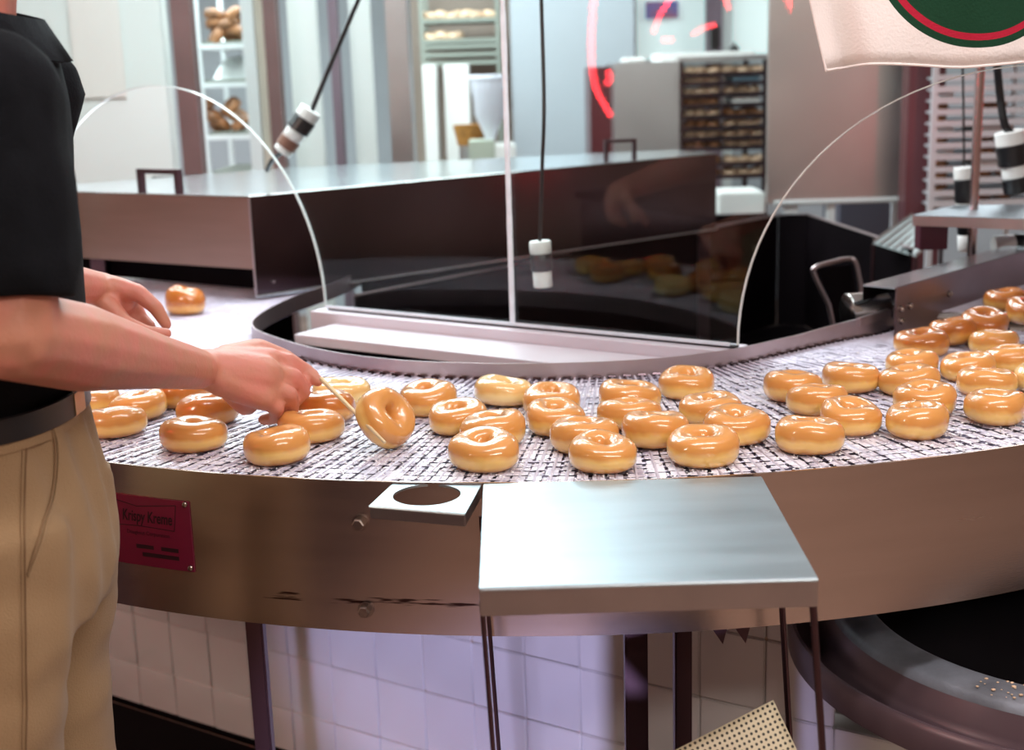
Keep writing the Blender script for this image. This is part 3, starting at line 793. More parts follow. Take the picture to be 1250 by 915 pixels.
def eye(name, label, p0, p1, r, bands, cord, rc=.004):
    t = thing(name, label, 'sensor'); cyl_bands([(nm, a, b, r*k, m) for nm, a, b, k, m in bands], p0, p1, t)
    tube('cord', cord, rc, black_plastic, t, 8)
    return t
WB = white_plastic; BB = black_plastic
Y_ = 2.75; a = at_y(659, 294, Y_); b = at_y(663, 350, Y_)
eye('hanging_sensor', 'black and white cylinder hanging on a cord behind the glass joint', a, b, .023,
    [('cap', 0, .27, 1, WB), ('band', .27, .64, 1.04, BB), ('tip', .64, 1, .88, WB)], crom([at_y(664, -260, Y_+.05), at_y(660, -60, Y_+.02), at_y(664, 120, Y_), at_y(662, 200, Y_), a+Vector((0, 0, -.002))], 8))
Y_ = 3.35; a = at_y(380, 134, Y_); b = at_y(344, 186, Y_)
eye('slanting_sensor', 'slanted black, white and brown banded cylinder on a slim black rod', a, b, .030,
    [('cap', 0, .20, .98, WB), ('band', .20, .48, 1.02, BB), ('sleeve', .48, .68, .86, WB), ('brown_band', .68, .88, .9, brown_plastic), ('tip', .88, 1, .8, WB)],
    [at_y(500, -110, Y_), at_y(437, 0, Y_), at_y(405, 75, Y_), a+Vector((0, 0, -.004))], .006)
tube('tail_cord', crom([at_y(346, 184, Y_), at_y(333, 195, Y_+.02), at_y(326, 208, Y_+.05)], 5), .006, black_plastic, bpy.data.objects['slanting_sensor'], 8)
Y_ = 3.25; a = at_y(1232, 160, Y_); b = at_y(1242, 235, Y_)
eye('angled_probe', 'fat black and white probe on a curved black cable at the right edge', a, b, .036,
    [('cap', 0, .22, 1, WB), ('band', .22, .55, 1.03, BB), ('sleeve', .55, .75, .85, WB), ('tip', .75, 1, .9, BB)],
    crom([at_y(1208, -60, Y_), at_y(1216, 60, Y_-.02), at_y(1220, 110, Y_), at_y(1226, 150, Y_-.01), a+Vector((0, -.01, -.004))], 6), .010)
Y_ = 3.32; a = at_y(1177, 204, Y_); b = at_y(1181, 306, Y_)
eye('upright_probe', 'upright black and white probe just behind the pink-lit pole', a, b, .026,
    [('cap', 0, .14, 1, WB), ('band', .14, .42, 1, BB), ('sleeve', .42, .58, .95, WB), ('lower_band', .58, .8, .9, BB), ('tip', .8, 1, .9, WB)],
    [at_y(1177, 202, Y_), at_y(1176, 120, Y_+.03), at_y(1172, -40, Y_+.05)], .003)
Y_ = 3.15; a = at_y(1213, 300, Y_); b = at_y(1262, 296, Y_)
eye('level_probe', 'level white and black probe lying under the bracket plate', a, b, .024,
    [('cap', 0, .5, 1, WB), ('band', .5, 1, 1.03, BB)], [a.lerp(b, 1), b+Vector((.1, .02, .01)), b+Vector((.3, .1, 0))], .006)

# ================================================================== HOOD AND DARK TUB
hd = thing('glazer_hood', 'long low stainless hood with two lid handles behind the glass', 'hood')
HA = Vector((-.634, 3.25, 0)); HB = Vector((.695, 4.358, 0)); HC = Vector((-1.197, 3.60, 0)); HZ = 1.2075
hdn = Vector((-(HB-HA).y, (HB-HA).x, 0)).normalized()
HE = at_z(735, 185.5, HZ); HE.z = 0; HF = at_z(345, 205, HZ); HF.z = 0; HG = at_z(100, 224, HZ); HG.z = 0
HCx = HA+(HC-HA)*1.8; HG2 = HCx+Vector((-.1, .5, 0)); HBr = at_z(872, 187, HZ); HBr.z = 0
poly = [HA, HB, HE+Vector((.25, .0, 0)), HF, HG, HG2, HCx]
bm = bmesh.new(); t = [bm.verts.new((p.x, p.y, HZ)) for p in poly]; b = [bm.verts.new((p.x, p.y, HZ-.003)) for p in poly]
bm.faces.new(t); bm.faces.new(b[::-1])
for i in range(len(poly)): bm.faces.new((t[i], b[i], b[(i+1) % len(poly)], t[(i+1) % len(poly)]))
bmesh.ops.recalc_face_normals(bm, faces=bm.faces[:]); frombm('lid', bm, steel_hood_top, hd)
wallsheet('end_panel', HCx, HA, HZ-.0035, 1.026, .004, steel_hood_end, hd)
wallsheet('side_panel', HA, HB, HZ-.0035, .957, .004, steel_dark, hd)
wallsheet('under_dark_sheet', HA.lerp(HB, .20)+Vector((-.03, .04, 0)), HB+Vector((-.03, .04, 0)), .97, .50, .004, black_tub, hd)  # added black sheet standing in for the shade under the hood side
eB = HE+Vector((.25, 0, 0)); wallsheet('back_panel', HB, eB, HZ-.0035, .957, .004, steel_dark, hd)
tube('corner_trim', [HA+Vector((0, -.002, 1.205)), HA+Vector((0, -.002, .956))], .003, steel_rail, hd, 8)
tube('lower_trim', [HA+Vector((.0, -.006, .958)), HB+Vector((0, -.006, .958))], .0045, steel_hood_top, hd, 8)
tube('top_trim', [HA+Vector((.0, -.003, 1.206)), HB+Vector((0, -.003, 1.206))], .0022, shiny, hd, 8)
p = HA.lerp(HB, .03)+Vector((0, -.004, .99)); tube('screw', [p, p+Vector((.002, -.003, 0))], .004, shiny, hd, 10)
wallsheet('inner_dark_sheet', HCx+Vector((.05, .10, 0)), HA+Vector((-.0, .09, 0)), 1.2, .962, .004, black_tub, hd)  # added black sheet standing in for the shade in the hood opening
wallsheet('inner_dark_sheet', HF+Vector((-.4, -.1, 0)), HF, 1.2, .5, .004, black_tub, hd)  # second added sheet, keeps the inside of the hood dark
def handle(p, q, hgt, th, nm='lid_handle'):
    p = Vector(p); q = Vector(q); u = Vector((0, 0, hgt))
    bm = bmesh.new()
    d = (q-p).normalized(); n_ = Vector((-d.y, d.x, 0))*th*1.6
    pts = [p, p+u, q+u, q]; inn = [p+d*th, p+d*th+u-Vector((0, 0, th)), q-d*th+u-Vector((0, 0, th)), q-d*th]
    F0 = [bm.verts.new(v-n_/2) for v in pts]; F1 = [bm.verts.new(v-n_/2) for v in inn]; G0 = [bm.verts.new(v+n_/2) for v in pts]; G1 = [bm.verts.new(v+n_/2) for v in inn]
    for i in range(3):
        bm.faces.new((F0[i], F0[i+1], F1[i+1], F1[i])); bm.faces.new((G0[i], G1[i], G1[i+1], G0[i+1]))
        bm.faces.new((F0[i], G0[i], G0[i+1], F0[i+1])); bm.faces.new((F1[i], F1[i+1], G1[i+1], G1[i]))
    bm.faces.new((F0[0], F1[0], G1[0], G0[0])); bm.faces.new((F0[3], G0[3], G1[3], F1[3]))
    bmesh.ops.recalc_face_normals(bm, faces=bm.faces[:]); return frombm(nm, bm, steel_leg, hd)
handle(at_z(172, 234, HZ), at_z(221, 236, HZ), .061, .012)
handle(at_z(738, 197, HZ), at_z(776, 195, HZ), .066, .010)
for p in (Vector((-.20, 3.80, 0)), HB+Vector((-.04, .0, 0)), HG+Vector((.1, -.25, 0)), eB-Vector((.05, .06, 0))):
    box('hood_leg', p.x-.02, p.x+.02, p.y-.0, p.y+.04, 0, HZ-.004, steel_leg, hd, .002)
# dark tub standing under the hood, in the bend of the conveyor
tb_ = thing('drip_tub', 'black open catch tub filling the bend inside the conveyor rail', 'tub')
T0 = Vector((-.40, 3.36, 0)); T1 = at_z(950, 263, .935); T1.z = 0; T2 = at_z(985, 262, .94); T2.z = 0; T3 = at_z(1112, 304, .94); T3.z = 0
TZ = .935
wallsheet('tub_wall', T0, T1, TZ-.002, .52, .006, black_tub, tb_)
wallsheet('tub_wall', T1, T2, .94, .52, .006, black_tub, tb_)
wallsheet('tub_wall', T2, T3, .94, .52, .006, black_tub, tb_)
T4 = T3+(T3-T2)*.55; T5 = Vector((.66, 2.78, 0))
tube('tub_rim', [T0+Vector((0, 0, TZ)), T1+Vector((0, 0, .938)), T2+Vector((0, 0, .943)), T3+Vector((0, 0, .943))], .004, steel_rail, tb_, 6)
fl = [T0, T1, T2, T3, Vector((.72, 2.71, 0)), Vector((.60, 2.60, 0)), Vector((.44, 2.49, 0)), Vector((.28, 2.41, 0)), Vector((.10, 2.45, 0)), Vector((-.42, 2.80, 0)), Vector((-.52, 2.92, 0))]
mk('tub_floor', [(p.x, p.y, .52) for p in fl], [tuple(range(len(fl)))], black_tub, tb_)
wallsheet('tub_wall', T3, Vector((.76, 2.74, 0)), .88, .52, .006, black_tub, tb_)
for k in range(4, len(fl)-1): wallsheet('tub_wall', fl[k+1], fl[k], .90, .52, .004, black_tub, tb_)
wallsheet('tub_wall', T0, fl[-1], .90, .52, .004, black_tub, tb_)
for x, y in ((-.3, 2.8), (.6, 2.85), (-.35, 3.4), (.95, 4.3)): box('tub_leg', x-.02, x+.02, y-.02, y+.02, 0, .519, steel_leg, tb_)
# bent wire grab loop inside
lp = [at_y(1030, 408, 2.95), at_y(1012, 372, 2.95), at_y(994, 335, 2.95), at_y(996, 326, 2.95), at_y(1015, 320, 2.97), at_y(1035, 316, 3.0), at_y(1044, 320, 3.0), at_y(1050, 345, 3.0), at_y(1060, 400, 3.0)]
lp[0].z = .78; lp[-1].z = .78
gl = tube('grab_loop', [lp[0]]+crom(lp[1:-1], 5)+[lp[-1]], .006, steel_rail, None, 10)
tag(gl, 'bent round-cornered metal loop in the dark tub beside the motor', 'handle')
px_ = (lp[0]+lp[-1])/2
mk('loop_plate', [lp[1]+Vector((.006, .004, 0)), lp[3]+Vector((.006, .004, -.004)), lp[6]+Vector((-.006, .004, -.006)), lp[-1]+Vector((-.006, .004, .05)), lp[0]+Vector((.006, .004, .04))], [(0, 1, 2, 3, 4)], black_tub, gl)
tube('loop_foot', [lp[0], Vector((lp[0].x, lp[0].y, .521))], .006, steel_rail, gl, 8); tube('loop_foot', [lp[-1], Vector((lp[-1].x, lp[-1].y, .521))], .006, steel_rail, gl, 8)

# ================================================================== ROUND DRUM LOWER RIGHT
dr = thing('round_kettle', 'large round mauve kettle with dusty grey rim under the conveyor', 'kettle', (.885, 1.93, 0))
DS = 96
lathe('outer_rim', [(.415, .545), (.44, .545), (.4505, .552), (.452, .590), (.446, .598), (.440, .597), (.436, .575), (.415, .568)], drum_red, dr, DS)
lathe('rim_groove', [(.436, .577), (.428, .566), (.412, .560), (.404, .566), (.398, .590), (.385, .622)], drum_red, dr, DS)
lathe('dusty_rim', [(.386, .620), (.381, .630), (.374, .633), (.335, .640), (.325, .636), (.322, .625)], drum_grey, dr, DS)
lathe('bowl', [(.323, .628), (.318, .605), (.30, .580), (.25, .565), (.12, .556), (.0, .555)], black_tub, dr, DS)
lathe('kettle_side', [(.43, .547), (.40, .538), (.30, .532), (.10, .525), (.05, .50), (.05, .02), (.09, .0)], drum_red, dr, DS)
dat = []
for k in range(150):
    q = math.radians(random.uniform(225, 290)); rr = random.uniform(.33, .38) if k % 3 else .416
    zz = .640-(rr-.335)*.1 if k % 3 else .563; p = Vector((rr*math.cos(q), rr*math.sin(q), zz)); r = random.uniform(.0008, .003)
    dat.append(([p+Vector((v.x*r*1.3, v.y*r, v.z*r*.7)) for v in iv], iff))
o = merged('dough_crumbs', dat, pale_dough, dr); o['kind'] = 'stuff'

# ================================================================== PERFORATED LINER IN BIN (bottom)
pf = mat('perforated_tan', (.62, .53, .36), .6, 0)
nt = pf.node_tree; bs = nt.nodes['Principled BSDF']; tc = nt.nodes.new('ShaderNodeTexCoord'); vm = nt.nodes.new('ShaderNodeVectorMath'); vm.operation = 'SCALE'; vm.inputs['Scale'].default_value = 1/.0072
nt.links.new(tc.outputs['UV'], vm.inputs[0]); fr = nt.nodes.new('ShaderNodeVectorMath'); fr.operation = 'FRACTION'; nt.links.new(vm.outputs[0], fr.inputs[0])
sb_ = nt.nodes.new('ShaderNodeVectorMath'); sb_.operation = 'SUBTRACT'; sb_.inputs[1].default_value = (.5, .5, 0); nt.links.new(fr.outputs[0], sb_.inputs[0])
ln = nt.nodes.new('ShaderNodeVectorMath'); ln.operation = 'LENGTH'; nt.links.new(sb_.outputs[0], ln.inputs[0])
rp = nt.nodes.new('ShaderNodeValToRGB'); rp.color_ramp.elements[0].position = .24; rp.color_ramp.elements[0].color = (.03, .025, .02, 1); rp.color_ramp.elements[1].position = .30; rp.color_ramp.elements[1].color = (.62, .53, .36, 1)
nt.links.new(ln.outputs['Value'], rp.inputs[0]); nt.links.new(rp.outputs[0], bs.inputs['Base Color'])
ln_t = thing('perforated_liner', 'tan perforated sheet with one corner poking up below the shelf', 'sheet')
Yp = 1.50; c_top = at_y(944, 854, Yp); c_l = at_y(820, 917, Yp-.06); c_r = at_y(974, 917, Yp-.05)
e1 = (c_l-c_top).normalized(); e2 = (c_r-c_top).normalized(); nn = e1.cross(e2).normalized()
# sheet 0.26 along e1, 0.30 along e2, slightly cupped
vs = []; fs = []; NN = 16; uv = []
for i in range(NN+1):
    for j in range(NN+1):
        a, b = i/NN*.24, j/NN*.22
        vs.append(c_top+e1*a+e2*b+nn*(.02*math.sin(i/NN*2.2)*math.sin(j/NN*2.2))); uv.append((a, b))
for i in range(NN):
    for j in range(NN): fs.append((i*(NN+1)+j, (i+1)*(NN+1)+j, (i+1)*(NN+1)+j+1, i*(NN+1)+j+1))
o = mk('perforated_sheet', vs, fs, pf, ln_t, True); ul = o.data.uv_layers.new()
for l in o.data.loops: ul.data[l.index].uv = uv[l.vertex_index]
md_ = o.modifiers.new('s', 'SOLIDIFY'); md_.thickness = .0015
bx = (c_top+e1*.12+e2*.11)
bn = thing('waste_bin', 'square steel bin under the shelf holding the perforated sheet', 'bin', (bx.x, bx.y, 0))
for x0, x1, y0, y1 in ((-.13, .13, -.13, -.127), (-.13, .13, .127, .13), (-.13, -.127, -.127, .127), (.127, .13, -.127, .127)): box('bin_wall', x0, x1, y0, y1, 0, .57, steel_leg, bn, .001)
box('bin_floor', -.127, .127, -.127, .127, 0, .004, steel_leg, bn, 0)

# ================================================================== HANGING T-SHIRT (top right)
Yt = 2.02
def tsp(x, y, d=0): return at_y(x, y, Yt+d)
tcn = tsp(1203, -86); PXM = 1/ (tsp(1203, 0)-tsp(1204, 0)).length; Rg = 138/PXM; Rr = 121/PXM
tm = mat('printed_jersey', (.80, .72, .69), .9, 0, 0, 8, .3, 240, sheen=.15)
nt = tm.node_tree; bs = nt.nodes['Principled BSDF']; bs.inputs['Sheen Weight'].default_value = 0; bs.inputs['Specular IOR Level'].default_value = .15; tc = nt.nodes.new('ShaderNodeTexCoord'); sbn = nt.nodes.new('ShaderNodeVectorMath'); sbn.operation = 'SUBTRACT'
mpp = nt.nodes.new('ShaderNodeMapping'); mpp.inputs['Scale'].default_value = (1, 0, 1)
nt.links.new(tc.outputs['Object'], mpp.inputs[0]); nt.links.new(mpp.outputs[0], sbn.inputs[0]); sbn.inputs[1].default_value = (tcn.x, 0, tcn.z)
ln = nt.nodes.new('ShaderNodeVectorMath'); ln.operation = 'LENGTH'; nt.links.new(sbn.outputs[0], ln.inputs[0])
mr = nt.nodes.new('ShaderNodeMath'); mr.operation = 'DIVIDE'; nt.links.new(ln.outputs['Value'], mr.inputs[0]); mr.inputs[1].default_value = Rg*1.25
rp = nt.nodes.new('ShaderNodeValToRGB'); rp.color_ramp.interpolation = 'CONSTANT'; e = rp.color_ramp.elements
k0 = Rr/(Rg*1.25); e[0].position = 0; e[0].color = (.010, .045, .022, 1); e[1].position = .8; e[1].color = (.80, .72, .69, 1)
x = e.new(k0); x.color = (.42, .015, .04, 1); x = e.new(k0+8/PXM/(Rg*1.25)); x.color = (.010, .045, .022, 1)
nt.links.new(mr.outputs[0], rp.inputs[0]); nt.links.new(rp.outputs[0], bs.inputs['Base Color'])
ts = thing('hanging_shirt', 'white cotton shirt with a green disc and red ring hanging above the feed', 'shirt')
# front panel grid: bottom hem follows the photo, then up to shoulders
hem = crom([tsp(1010, 86, -.01), tsp(1030, 83, .02), tsp(1062, 78), tsp(1110, 79, .015), tsp(1168, 82), tsp(1215, 79, -.01), tsp(1290, 72, .02), tsp(1360, 70), tsp(1400, 70)], 8)
NH = len(hem)-1; rows = 26; vs = []; fs = []
zt = tcn.z+.34
xl = tsp(988, -30).x
for r_ in range(rows+1):
    f = r_/rows
    for k, p in enumerate(hem):
        u = k/NH; z = p.z+(zt-p.z)*f
        xleft = hem[0].x + (xl-hem[0].x)*min(1, f*5)
        x = xleft + (hem[-1].x-xleft)*((p.x-hem[0].x)/(hem[-1].x-hem[0].x))
        fold = .014*noise.noise(Vector((x*7, z*5, 1)))*(1.2-f)+.005*math.sin(x*38+z*9)*(1-f)
        vs.append(Vector((x, Yt+(p.y-Yt)*(1-f)**2+fold, z+.0)))
W1 = NH+1
for r_ in range(rows):
    for k in range(NH): fs.append((r_*W1+k, r_*W1+k+1, (r_+1)*W1+k+1, (r_+1)*W1+k))
o = mk('shirt_front', vs, fs, tm, ts, True); mm = o.modifiers.new('s', 'SOLIDIFY'); mm.thickness = .0012
vb = [Vector((v.x, v.y+.05*math.sin(PI*min(1, max(0, (v.x-xl)/(hem[-1].x-xl)))), v.z+.004)) for v in vs]
o = mk('shirt_back', vb, fs, cloth_white, ts, True)
# curled seam along the left edge and hem
tube('side_seam', [vs[r_*W1]+Vector((0, -.001, 0)) for r_ in range(rows+1)], .0018, cloth_white, ts, 6)
tube('hem_seam', [p+Vector((0, 0, 0)) for p in vs[:W1]], .0022, cloth_white, ts, 6)
for sx in (0, 1):
    p0 = Vector((xl if sx == 0 else hem[-1].x, Yt, zt-.03)); d = -1 if sx == 0 else 1
    bm = bmesh.new(); capsule_bm(bm, p0+Vector((-d*.02, .02, -.05)), .06, p0+Vector((d*.16, .02, -.17)), .06)
    for v in bm.verts: v.co.y = Yt+.02+(v.co.y-Yt-.02)*.35
    frombm('sleeve', bm, cloth_white, ts, True)
mx_ = (xl+hem[-1].x)/2
hg = tube('hanger', [(xl+.02, Yt+.02, zt), (mx_, Yt+.02, zt+.06), (hem[-1].x-.02, Yt+.02, zt)], .005, black_plastic, None, 8); tag(hg, 'black hanger inside the white shirt, above the frame', 'hanger')
tube('hanger_cord', [(mx_, Yt+.02, zt+.06), (mx_, Yt+.02, 2.8)], .0015, black_plastic, hg, 6)

# ================================================================== NEON SIGN (customer side, seen as a reflection in the glass)
ns = thing('neon_sign', 'red neon ring sign reflected in the right pane', 'sign')
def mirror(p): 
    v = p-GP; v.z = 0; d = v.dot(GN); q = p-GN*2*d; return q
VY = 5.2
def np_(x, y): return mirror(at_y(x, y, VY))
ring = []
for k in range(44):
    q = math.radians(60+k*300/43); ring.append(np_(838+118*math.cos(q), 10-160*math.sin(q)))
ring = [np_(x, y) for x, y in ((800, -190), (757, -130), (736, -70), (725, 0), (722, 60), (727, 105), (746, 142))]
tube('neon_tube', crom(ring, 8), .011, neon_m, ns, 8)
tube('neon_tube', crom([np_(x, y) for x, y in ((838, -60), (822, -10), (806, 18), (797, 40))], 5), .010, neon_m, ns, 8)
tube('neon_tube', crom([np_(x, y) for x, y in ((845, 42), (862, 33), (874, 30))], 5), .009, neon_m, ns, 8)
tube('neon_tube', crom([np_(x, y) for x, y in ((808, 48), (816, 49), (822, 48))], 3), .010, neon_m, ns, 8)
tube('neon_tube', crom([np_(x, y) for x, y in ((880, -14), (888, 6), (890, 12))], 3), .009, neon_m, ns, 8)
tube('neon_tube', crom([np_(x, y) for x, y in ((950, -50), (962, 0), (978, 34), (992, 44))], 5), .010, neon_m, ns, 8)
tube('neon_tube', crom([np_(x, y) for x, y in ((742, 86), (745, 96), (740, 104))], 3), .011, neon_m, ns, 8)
p = np_(760, -60); q = np_(950, -60)
tube('support_wire', [p, Vector((p.x, p.y, 2.8))], .003, black_plastic, ns, 6); tube('support_wire', [q, Vector((q.x, q.y, 2.8))], .003, black_plastic, ns, 6)

# ================================================================== KITCHEN BEHIND
def bgbox(name, label, cat, x0, x1, y0, y1, Y, m, depth=.05, toground=True, kind=None, bev=.004, parent=None):
    a, b = at_y(x0, y0, Y), at_y(x1, y1, Y)
    z0 = 0 if toground else b.z; z1 = a.z
    if y0 <= 0: z1 = max(z1, 2.25) if parent is None else z1
    o = box(name, a.x, b.x, Y, Y+depth, z0, z1, m, parent, bev)
    if kind: o['kind'] = kind
    elif label: tag(o, label, cat)
    return o
st(bgbox('wall_partition', 0, 0, -30, 229, 0, 400, 5.0, wall_white, .10))
st(bgbox('trim_2', 0, 0, 229, 242, 0, 400, 4.95, post_brown, .08))
st(bgbox('trim_3', 0, 0, 306, 324, 0, 400, 5.1, post_pale, .08))
st(bgbox('trim_4', 0, 0, 324, 334, 0, 400, 5.15, post_cream, .08))
st(bgbox('trim_5', 0, 0, 334, 349, 0, 400, 5.1, post_brown, .08))
st(bgbox('wall_panel', 0, 0, 349, 409, 0, 400, 5.3, wall_white, .06))
st(bgbox('trim_6', 0, 0, 408, 424, 0, 400, 5.2, post_purple, .08))
st(bgbox('wall_panel_2', 0, 0, 424, 471, 0, 400, 5.35, wall_white, .06))
st(bgbox('trim_7', 0, 0, 469, 514, 0, 400, 5.25, mat('column_steel', (.45, .40, .40), .35, .9, .15, 2), .10))
st(bgbox('wall_panel_3', 0, 0, 622, 778, 0, 400, 6.6, wall_grey, .08))
st(bgbox('wall_panel_4', 0, 0, 500, 640, 0, 400, 7.4, mat('dim_wall', (.30, .24, .20), .7, 0, .1, 2), .08))
bgbox('paper_notice', 'faint peach paper sheet on the white partition', 'paper', 82, 155, 0, 118, 4.985, mat('peach_paper', (.84, .79, .75), .6), .003, False, bev=0)
pn = bpy.data.objects['paper_notice']
zt_ = at_y(82, 0, 4.98).z
for v in pn.data.vertices: v.co.z = min(v.co.z, zt_+.15)

def rack(name, label, x0, x1, Y, shelf_ys, m, depth=.45, ytop=-40, post=.02, wallc=None):
    t = thing(name, label, 'rack')
    a, b = at_y(x0, 100, Y), at_y(x1, 100, Y)
    ztop = at_y((x0+x1)/2, ytop, Y).z
    for x in (a.x, b.x-post):
        for yy in (Y, Y+depth-post): box('post', x, x+post, yy, yy+post, 0, ztop, m, t, 0)
    for sy in shelf_ys:
        z = at_y((x0+x1)/2, sy, Y).z
        box('shelf', a.x+post*.5, b.x-post*.5, Y+.003, Y+depth-.003, z-.008, z, m, t, 0)
        box('shelf_lip', a.x+post*.5, b.x-post*.5, Y-.002, Y+.003, z-.012, z+.008, m, t, 0)
    return t, a.x, b.x
ORD = 'first second third fourth fifth sixth seventh eighth ninth tenth eleventh twelfth thirteenth'.split()
small = {}
def small_mesh(m):
    if m.name not in small:
        me = doughnut_mesh(40, N=16, K=8); me.materials.append(m); small[m.name] = me
    return small[m.name]
def row(m, x0, x1, y, Y, n, label, group, z=None, jit=.006, rows=1, sc=1.0, tilt=0):
    a, b = at_y(x0, y, Y), at_y(x1, y, Y); zz = a.z if z is None else z
    for r_ in range(rows):
        for k in range(n):
            f = (k+.5)/n
            o = bpy.data.objects.new('doughnut', small_mesh(m)); C.objects.link(o); o.rotation_euler = (random.uniform(-.3, .3)+tilt*random.uniform(-1, 1), random.uniform(-.2, .2)+tilt*random.uniform(-1, 1), random.uniform(0, 6))
            o.location = (a.x+(b.x-a.x)*f+random.uniform(-jit, jit), Y+.06+r_*.1, zz); o.scale = (sc, sc, sc)
            tag(o, label+({1: '', 2: ', %s one' % ('left', 'right')[k % 2], 3: ', %s of three' % ('left', 'middle', 'right')[k % 3]}.get(n, ', %s from left' % ORD[k])), 'doughnut', group)
shelf_w = mat('white_shelf', (.78, .82, .84), .4); shelf_g = mat('green_grey_tray', (.28, .31, .27), .5, .2)
rk, xa, xb = rack('display_rack', 'white display rack with trays of brown doughnuts between brown and pale posts', 242, 306, 5.4, (56, 103, 167, 215), shelf_w, .5)
foil = mat('crumpled_foil', (.70, .74, .74), .35, .3, .15, 9, .8, 14)
for sy, h_, m_ in ((56, 26, foil), (103, 36, foil), (167, 42, foil), (215, 24, shelf_g)):
    z = at_y(275, sy, 5.4).z
    o = box('tray', xa+.022, xb-.022, 5.42, 5.86, z, z+.02, shelf_g, None, .002); tag(o, 'flat tray on the white display rack, shelf %s' % {56: 'one, the top', 103: 'two', 167: 'three', 215: 'four, the lowest'}[sy], 'tray', 'trays in the display rack')
    if h_ > 24:
        bm = bmesh.new(); bmesh.ops.create_grid(bm, x_segments=14, y_segments=10, size=.5)
        for v in bm.verts:
            edge = max(abs(v.co.x), abs(v.co.y))*2
            v.co = Vector(((xa+xb)/2+v.co.x*(xb-xa-.05), 5.70+v.co.y*.26, z+.022+(.055 if sy != 103 else .09)*(1-edge**3)+.02*noise.noise(v.co*7)*(1-edge)))
        o = frombm('foil_wrap', bm, foil, None, True); tag(o, 'crumpled pale wrap lying on the %s shelf of the display rack' % {56: 'top', 103: 'second', 167: 'third'}[sy], 'wrapping')
for (x0, x1, sy, n, rws) in ((246, 300, 56, 2, 1), (246, 302, 167, 2, 1)):
    z = at_y(275, sy, 5.4).z+.02
    for lay in range(3):
        row(choc, x0, x1, sy, 5.40, n, 'brown doughnut, %s layer, heap on %s shelf of display rack' % (('bottom', 'middle', 'top')[lay], 'top' if sy == 56 else 'third'), 'brown doughnuts on the display rack', z=z+.01+lay*.036, jit=.035, tilt=.8)
rk, xa, xb = rack('cooling_rack', 'dark cooling rack with doughnuts left of the glass joint', 515, 612, 6.8, (24, 49, 56, 66, 76), shelf_g, .5, -60)
row(pale_dough, 516, 604, 20, 6.8, 6, 'pale doughnut on the upper shelf of the cooling rack', 'pale doughnuts on the cooling rack', z=at_y(563, 24, 6.8).z, sc=1.0)
row(pale_dough, 516, 562, 45, 6.8, 3, 'pale doughnut on the second shelf of the cooling rack', 'pale doughnuts on the cooling rack', z=at_y(563, 49, 6.8).z, sc=1.0)
bgbox('tall_bin', 'tall white plastic panel bin below the cooling rack, left half', 'bin', 515, 536, 79, 195, 6.2, white_plastic, .25)
bgbox('tall_bin', 'tall white plastic panel bin below the cooling rack, right half', 'bin', 541, 576, 79, 195, 6.25, white_plastic, .25)
hp = thing('funnel_hopper', 'frosted round funnel hopper left of the glass joint', 'hopper')
a = at_y(596, 93, 5.7); lz = lambda y: at_y(596, y, 5.7).z
lathe('funnel', [(.075, lz(93)), (.078, lz(95)), (.073, lz(112)), (.068, lz(118)), (.064, lz(140)), (.028, lz(163)), (.018, lz(172)), (.0, lz(172))], hopper_m, hp, 32, (a.x, a.y, 0))
lathe('hopper_lid', [(.0, lz(91)), (.078, lz(91)), (.082, lz(93)), (.082, lz(97)), (.077, lz(98))], hopper_m, hp, 32, (a.x, a.y, 0))
p0_ = at_y(572, 172, 5.62); p1_ = at_y(604, 190, 5.62)
box('hopper_base', p0_.x, p1_.x, 5.6, 5.78, p1_.z-.02, p0_.z, sage, hp, .004); box('base_arm', p1_.x-.01, p1_.x+.09, 5.62, 5.76, p1_.z-.02, p0_.z-.015, white_plastic, hp, .01)
box('stand', p0_.x, p1_.x+.08, 5.6, 5.78, 0, p1_.z-.02, steel_blur, hp, .004)
# wicker basket
wb = thing('wicker_basket', 'small brown wicker basket beside the funnel hopper', 'basket')
a = at_y(573, 152, 5.95); bz0 = at_y(573, 177, 5.95).z
lathe('basket_body', [(.0, bz0), (.055, bz0), (.075, a.z), (.068, a.z), (.05, bz0+.008)], wicker, wb, 20, (a.x, a.y, 0)); lathe('basket_stand', [(.05, 0), (.05, bz0)], steel_blur, wb, 12, (a.x, a.y, 0))
# dark cabinet with red light put into its colour + steel cabinet
bgbox('dark_cabinet', 'narrow dark cabinet, red glow in its colour, between the grey wall and steel cabinet', 'cabinet', 720, 750, 82, 300, 5.9, mat('dark_cab', (.10, .02, .025), .3, .2), .4)
sc_ = thing('steel_cabinet', 'blurred stainless cabinet left of the tall tray rack', 'cabinet')
bgbox('cabinet_body', None, None, 750, 830, 77, 300, 5.7, steel_blur, .5, parent=sc_)
bgbox('cabinet_door', None, None, 754, 826, 84, 290, 5.69, steel_blur, .009, parent=sc_)
for v in ('white_bag', ):
    o = bgbox(v, 'white bundle lying on top of the steel cabinet', 'bag', 762, 790, 70, 77, 5.75, white_plastic, .25, False, bev=.01)
rk, xa, xb = rack('tray_rack', 'tall bakery rack of loaded trays beside the big steel panel', 828, 938, 5.8, (90, 101, 115, 128, 142, 155, 168, 180, 200, 215), steel_dark, .5, 74, .022)
zt_ = at_y(880, 74, 5.8).z
box('rack_top', xa-.0, xb, 5.8, 6.3, zt_, zt_+.02, steel_blur, rk)
o = bgbox('white_tray_lid', 'long white tray lying on top of the tray rack', 'tray', 806, 922, 65, 73.0, 5.85, white_plastic, .4, False, bev=.004)
random.seed(11)
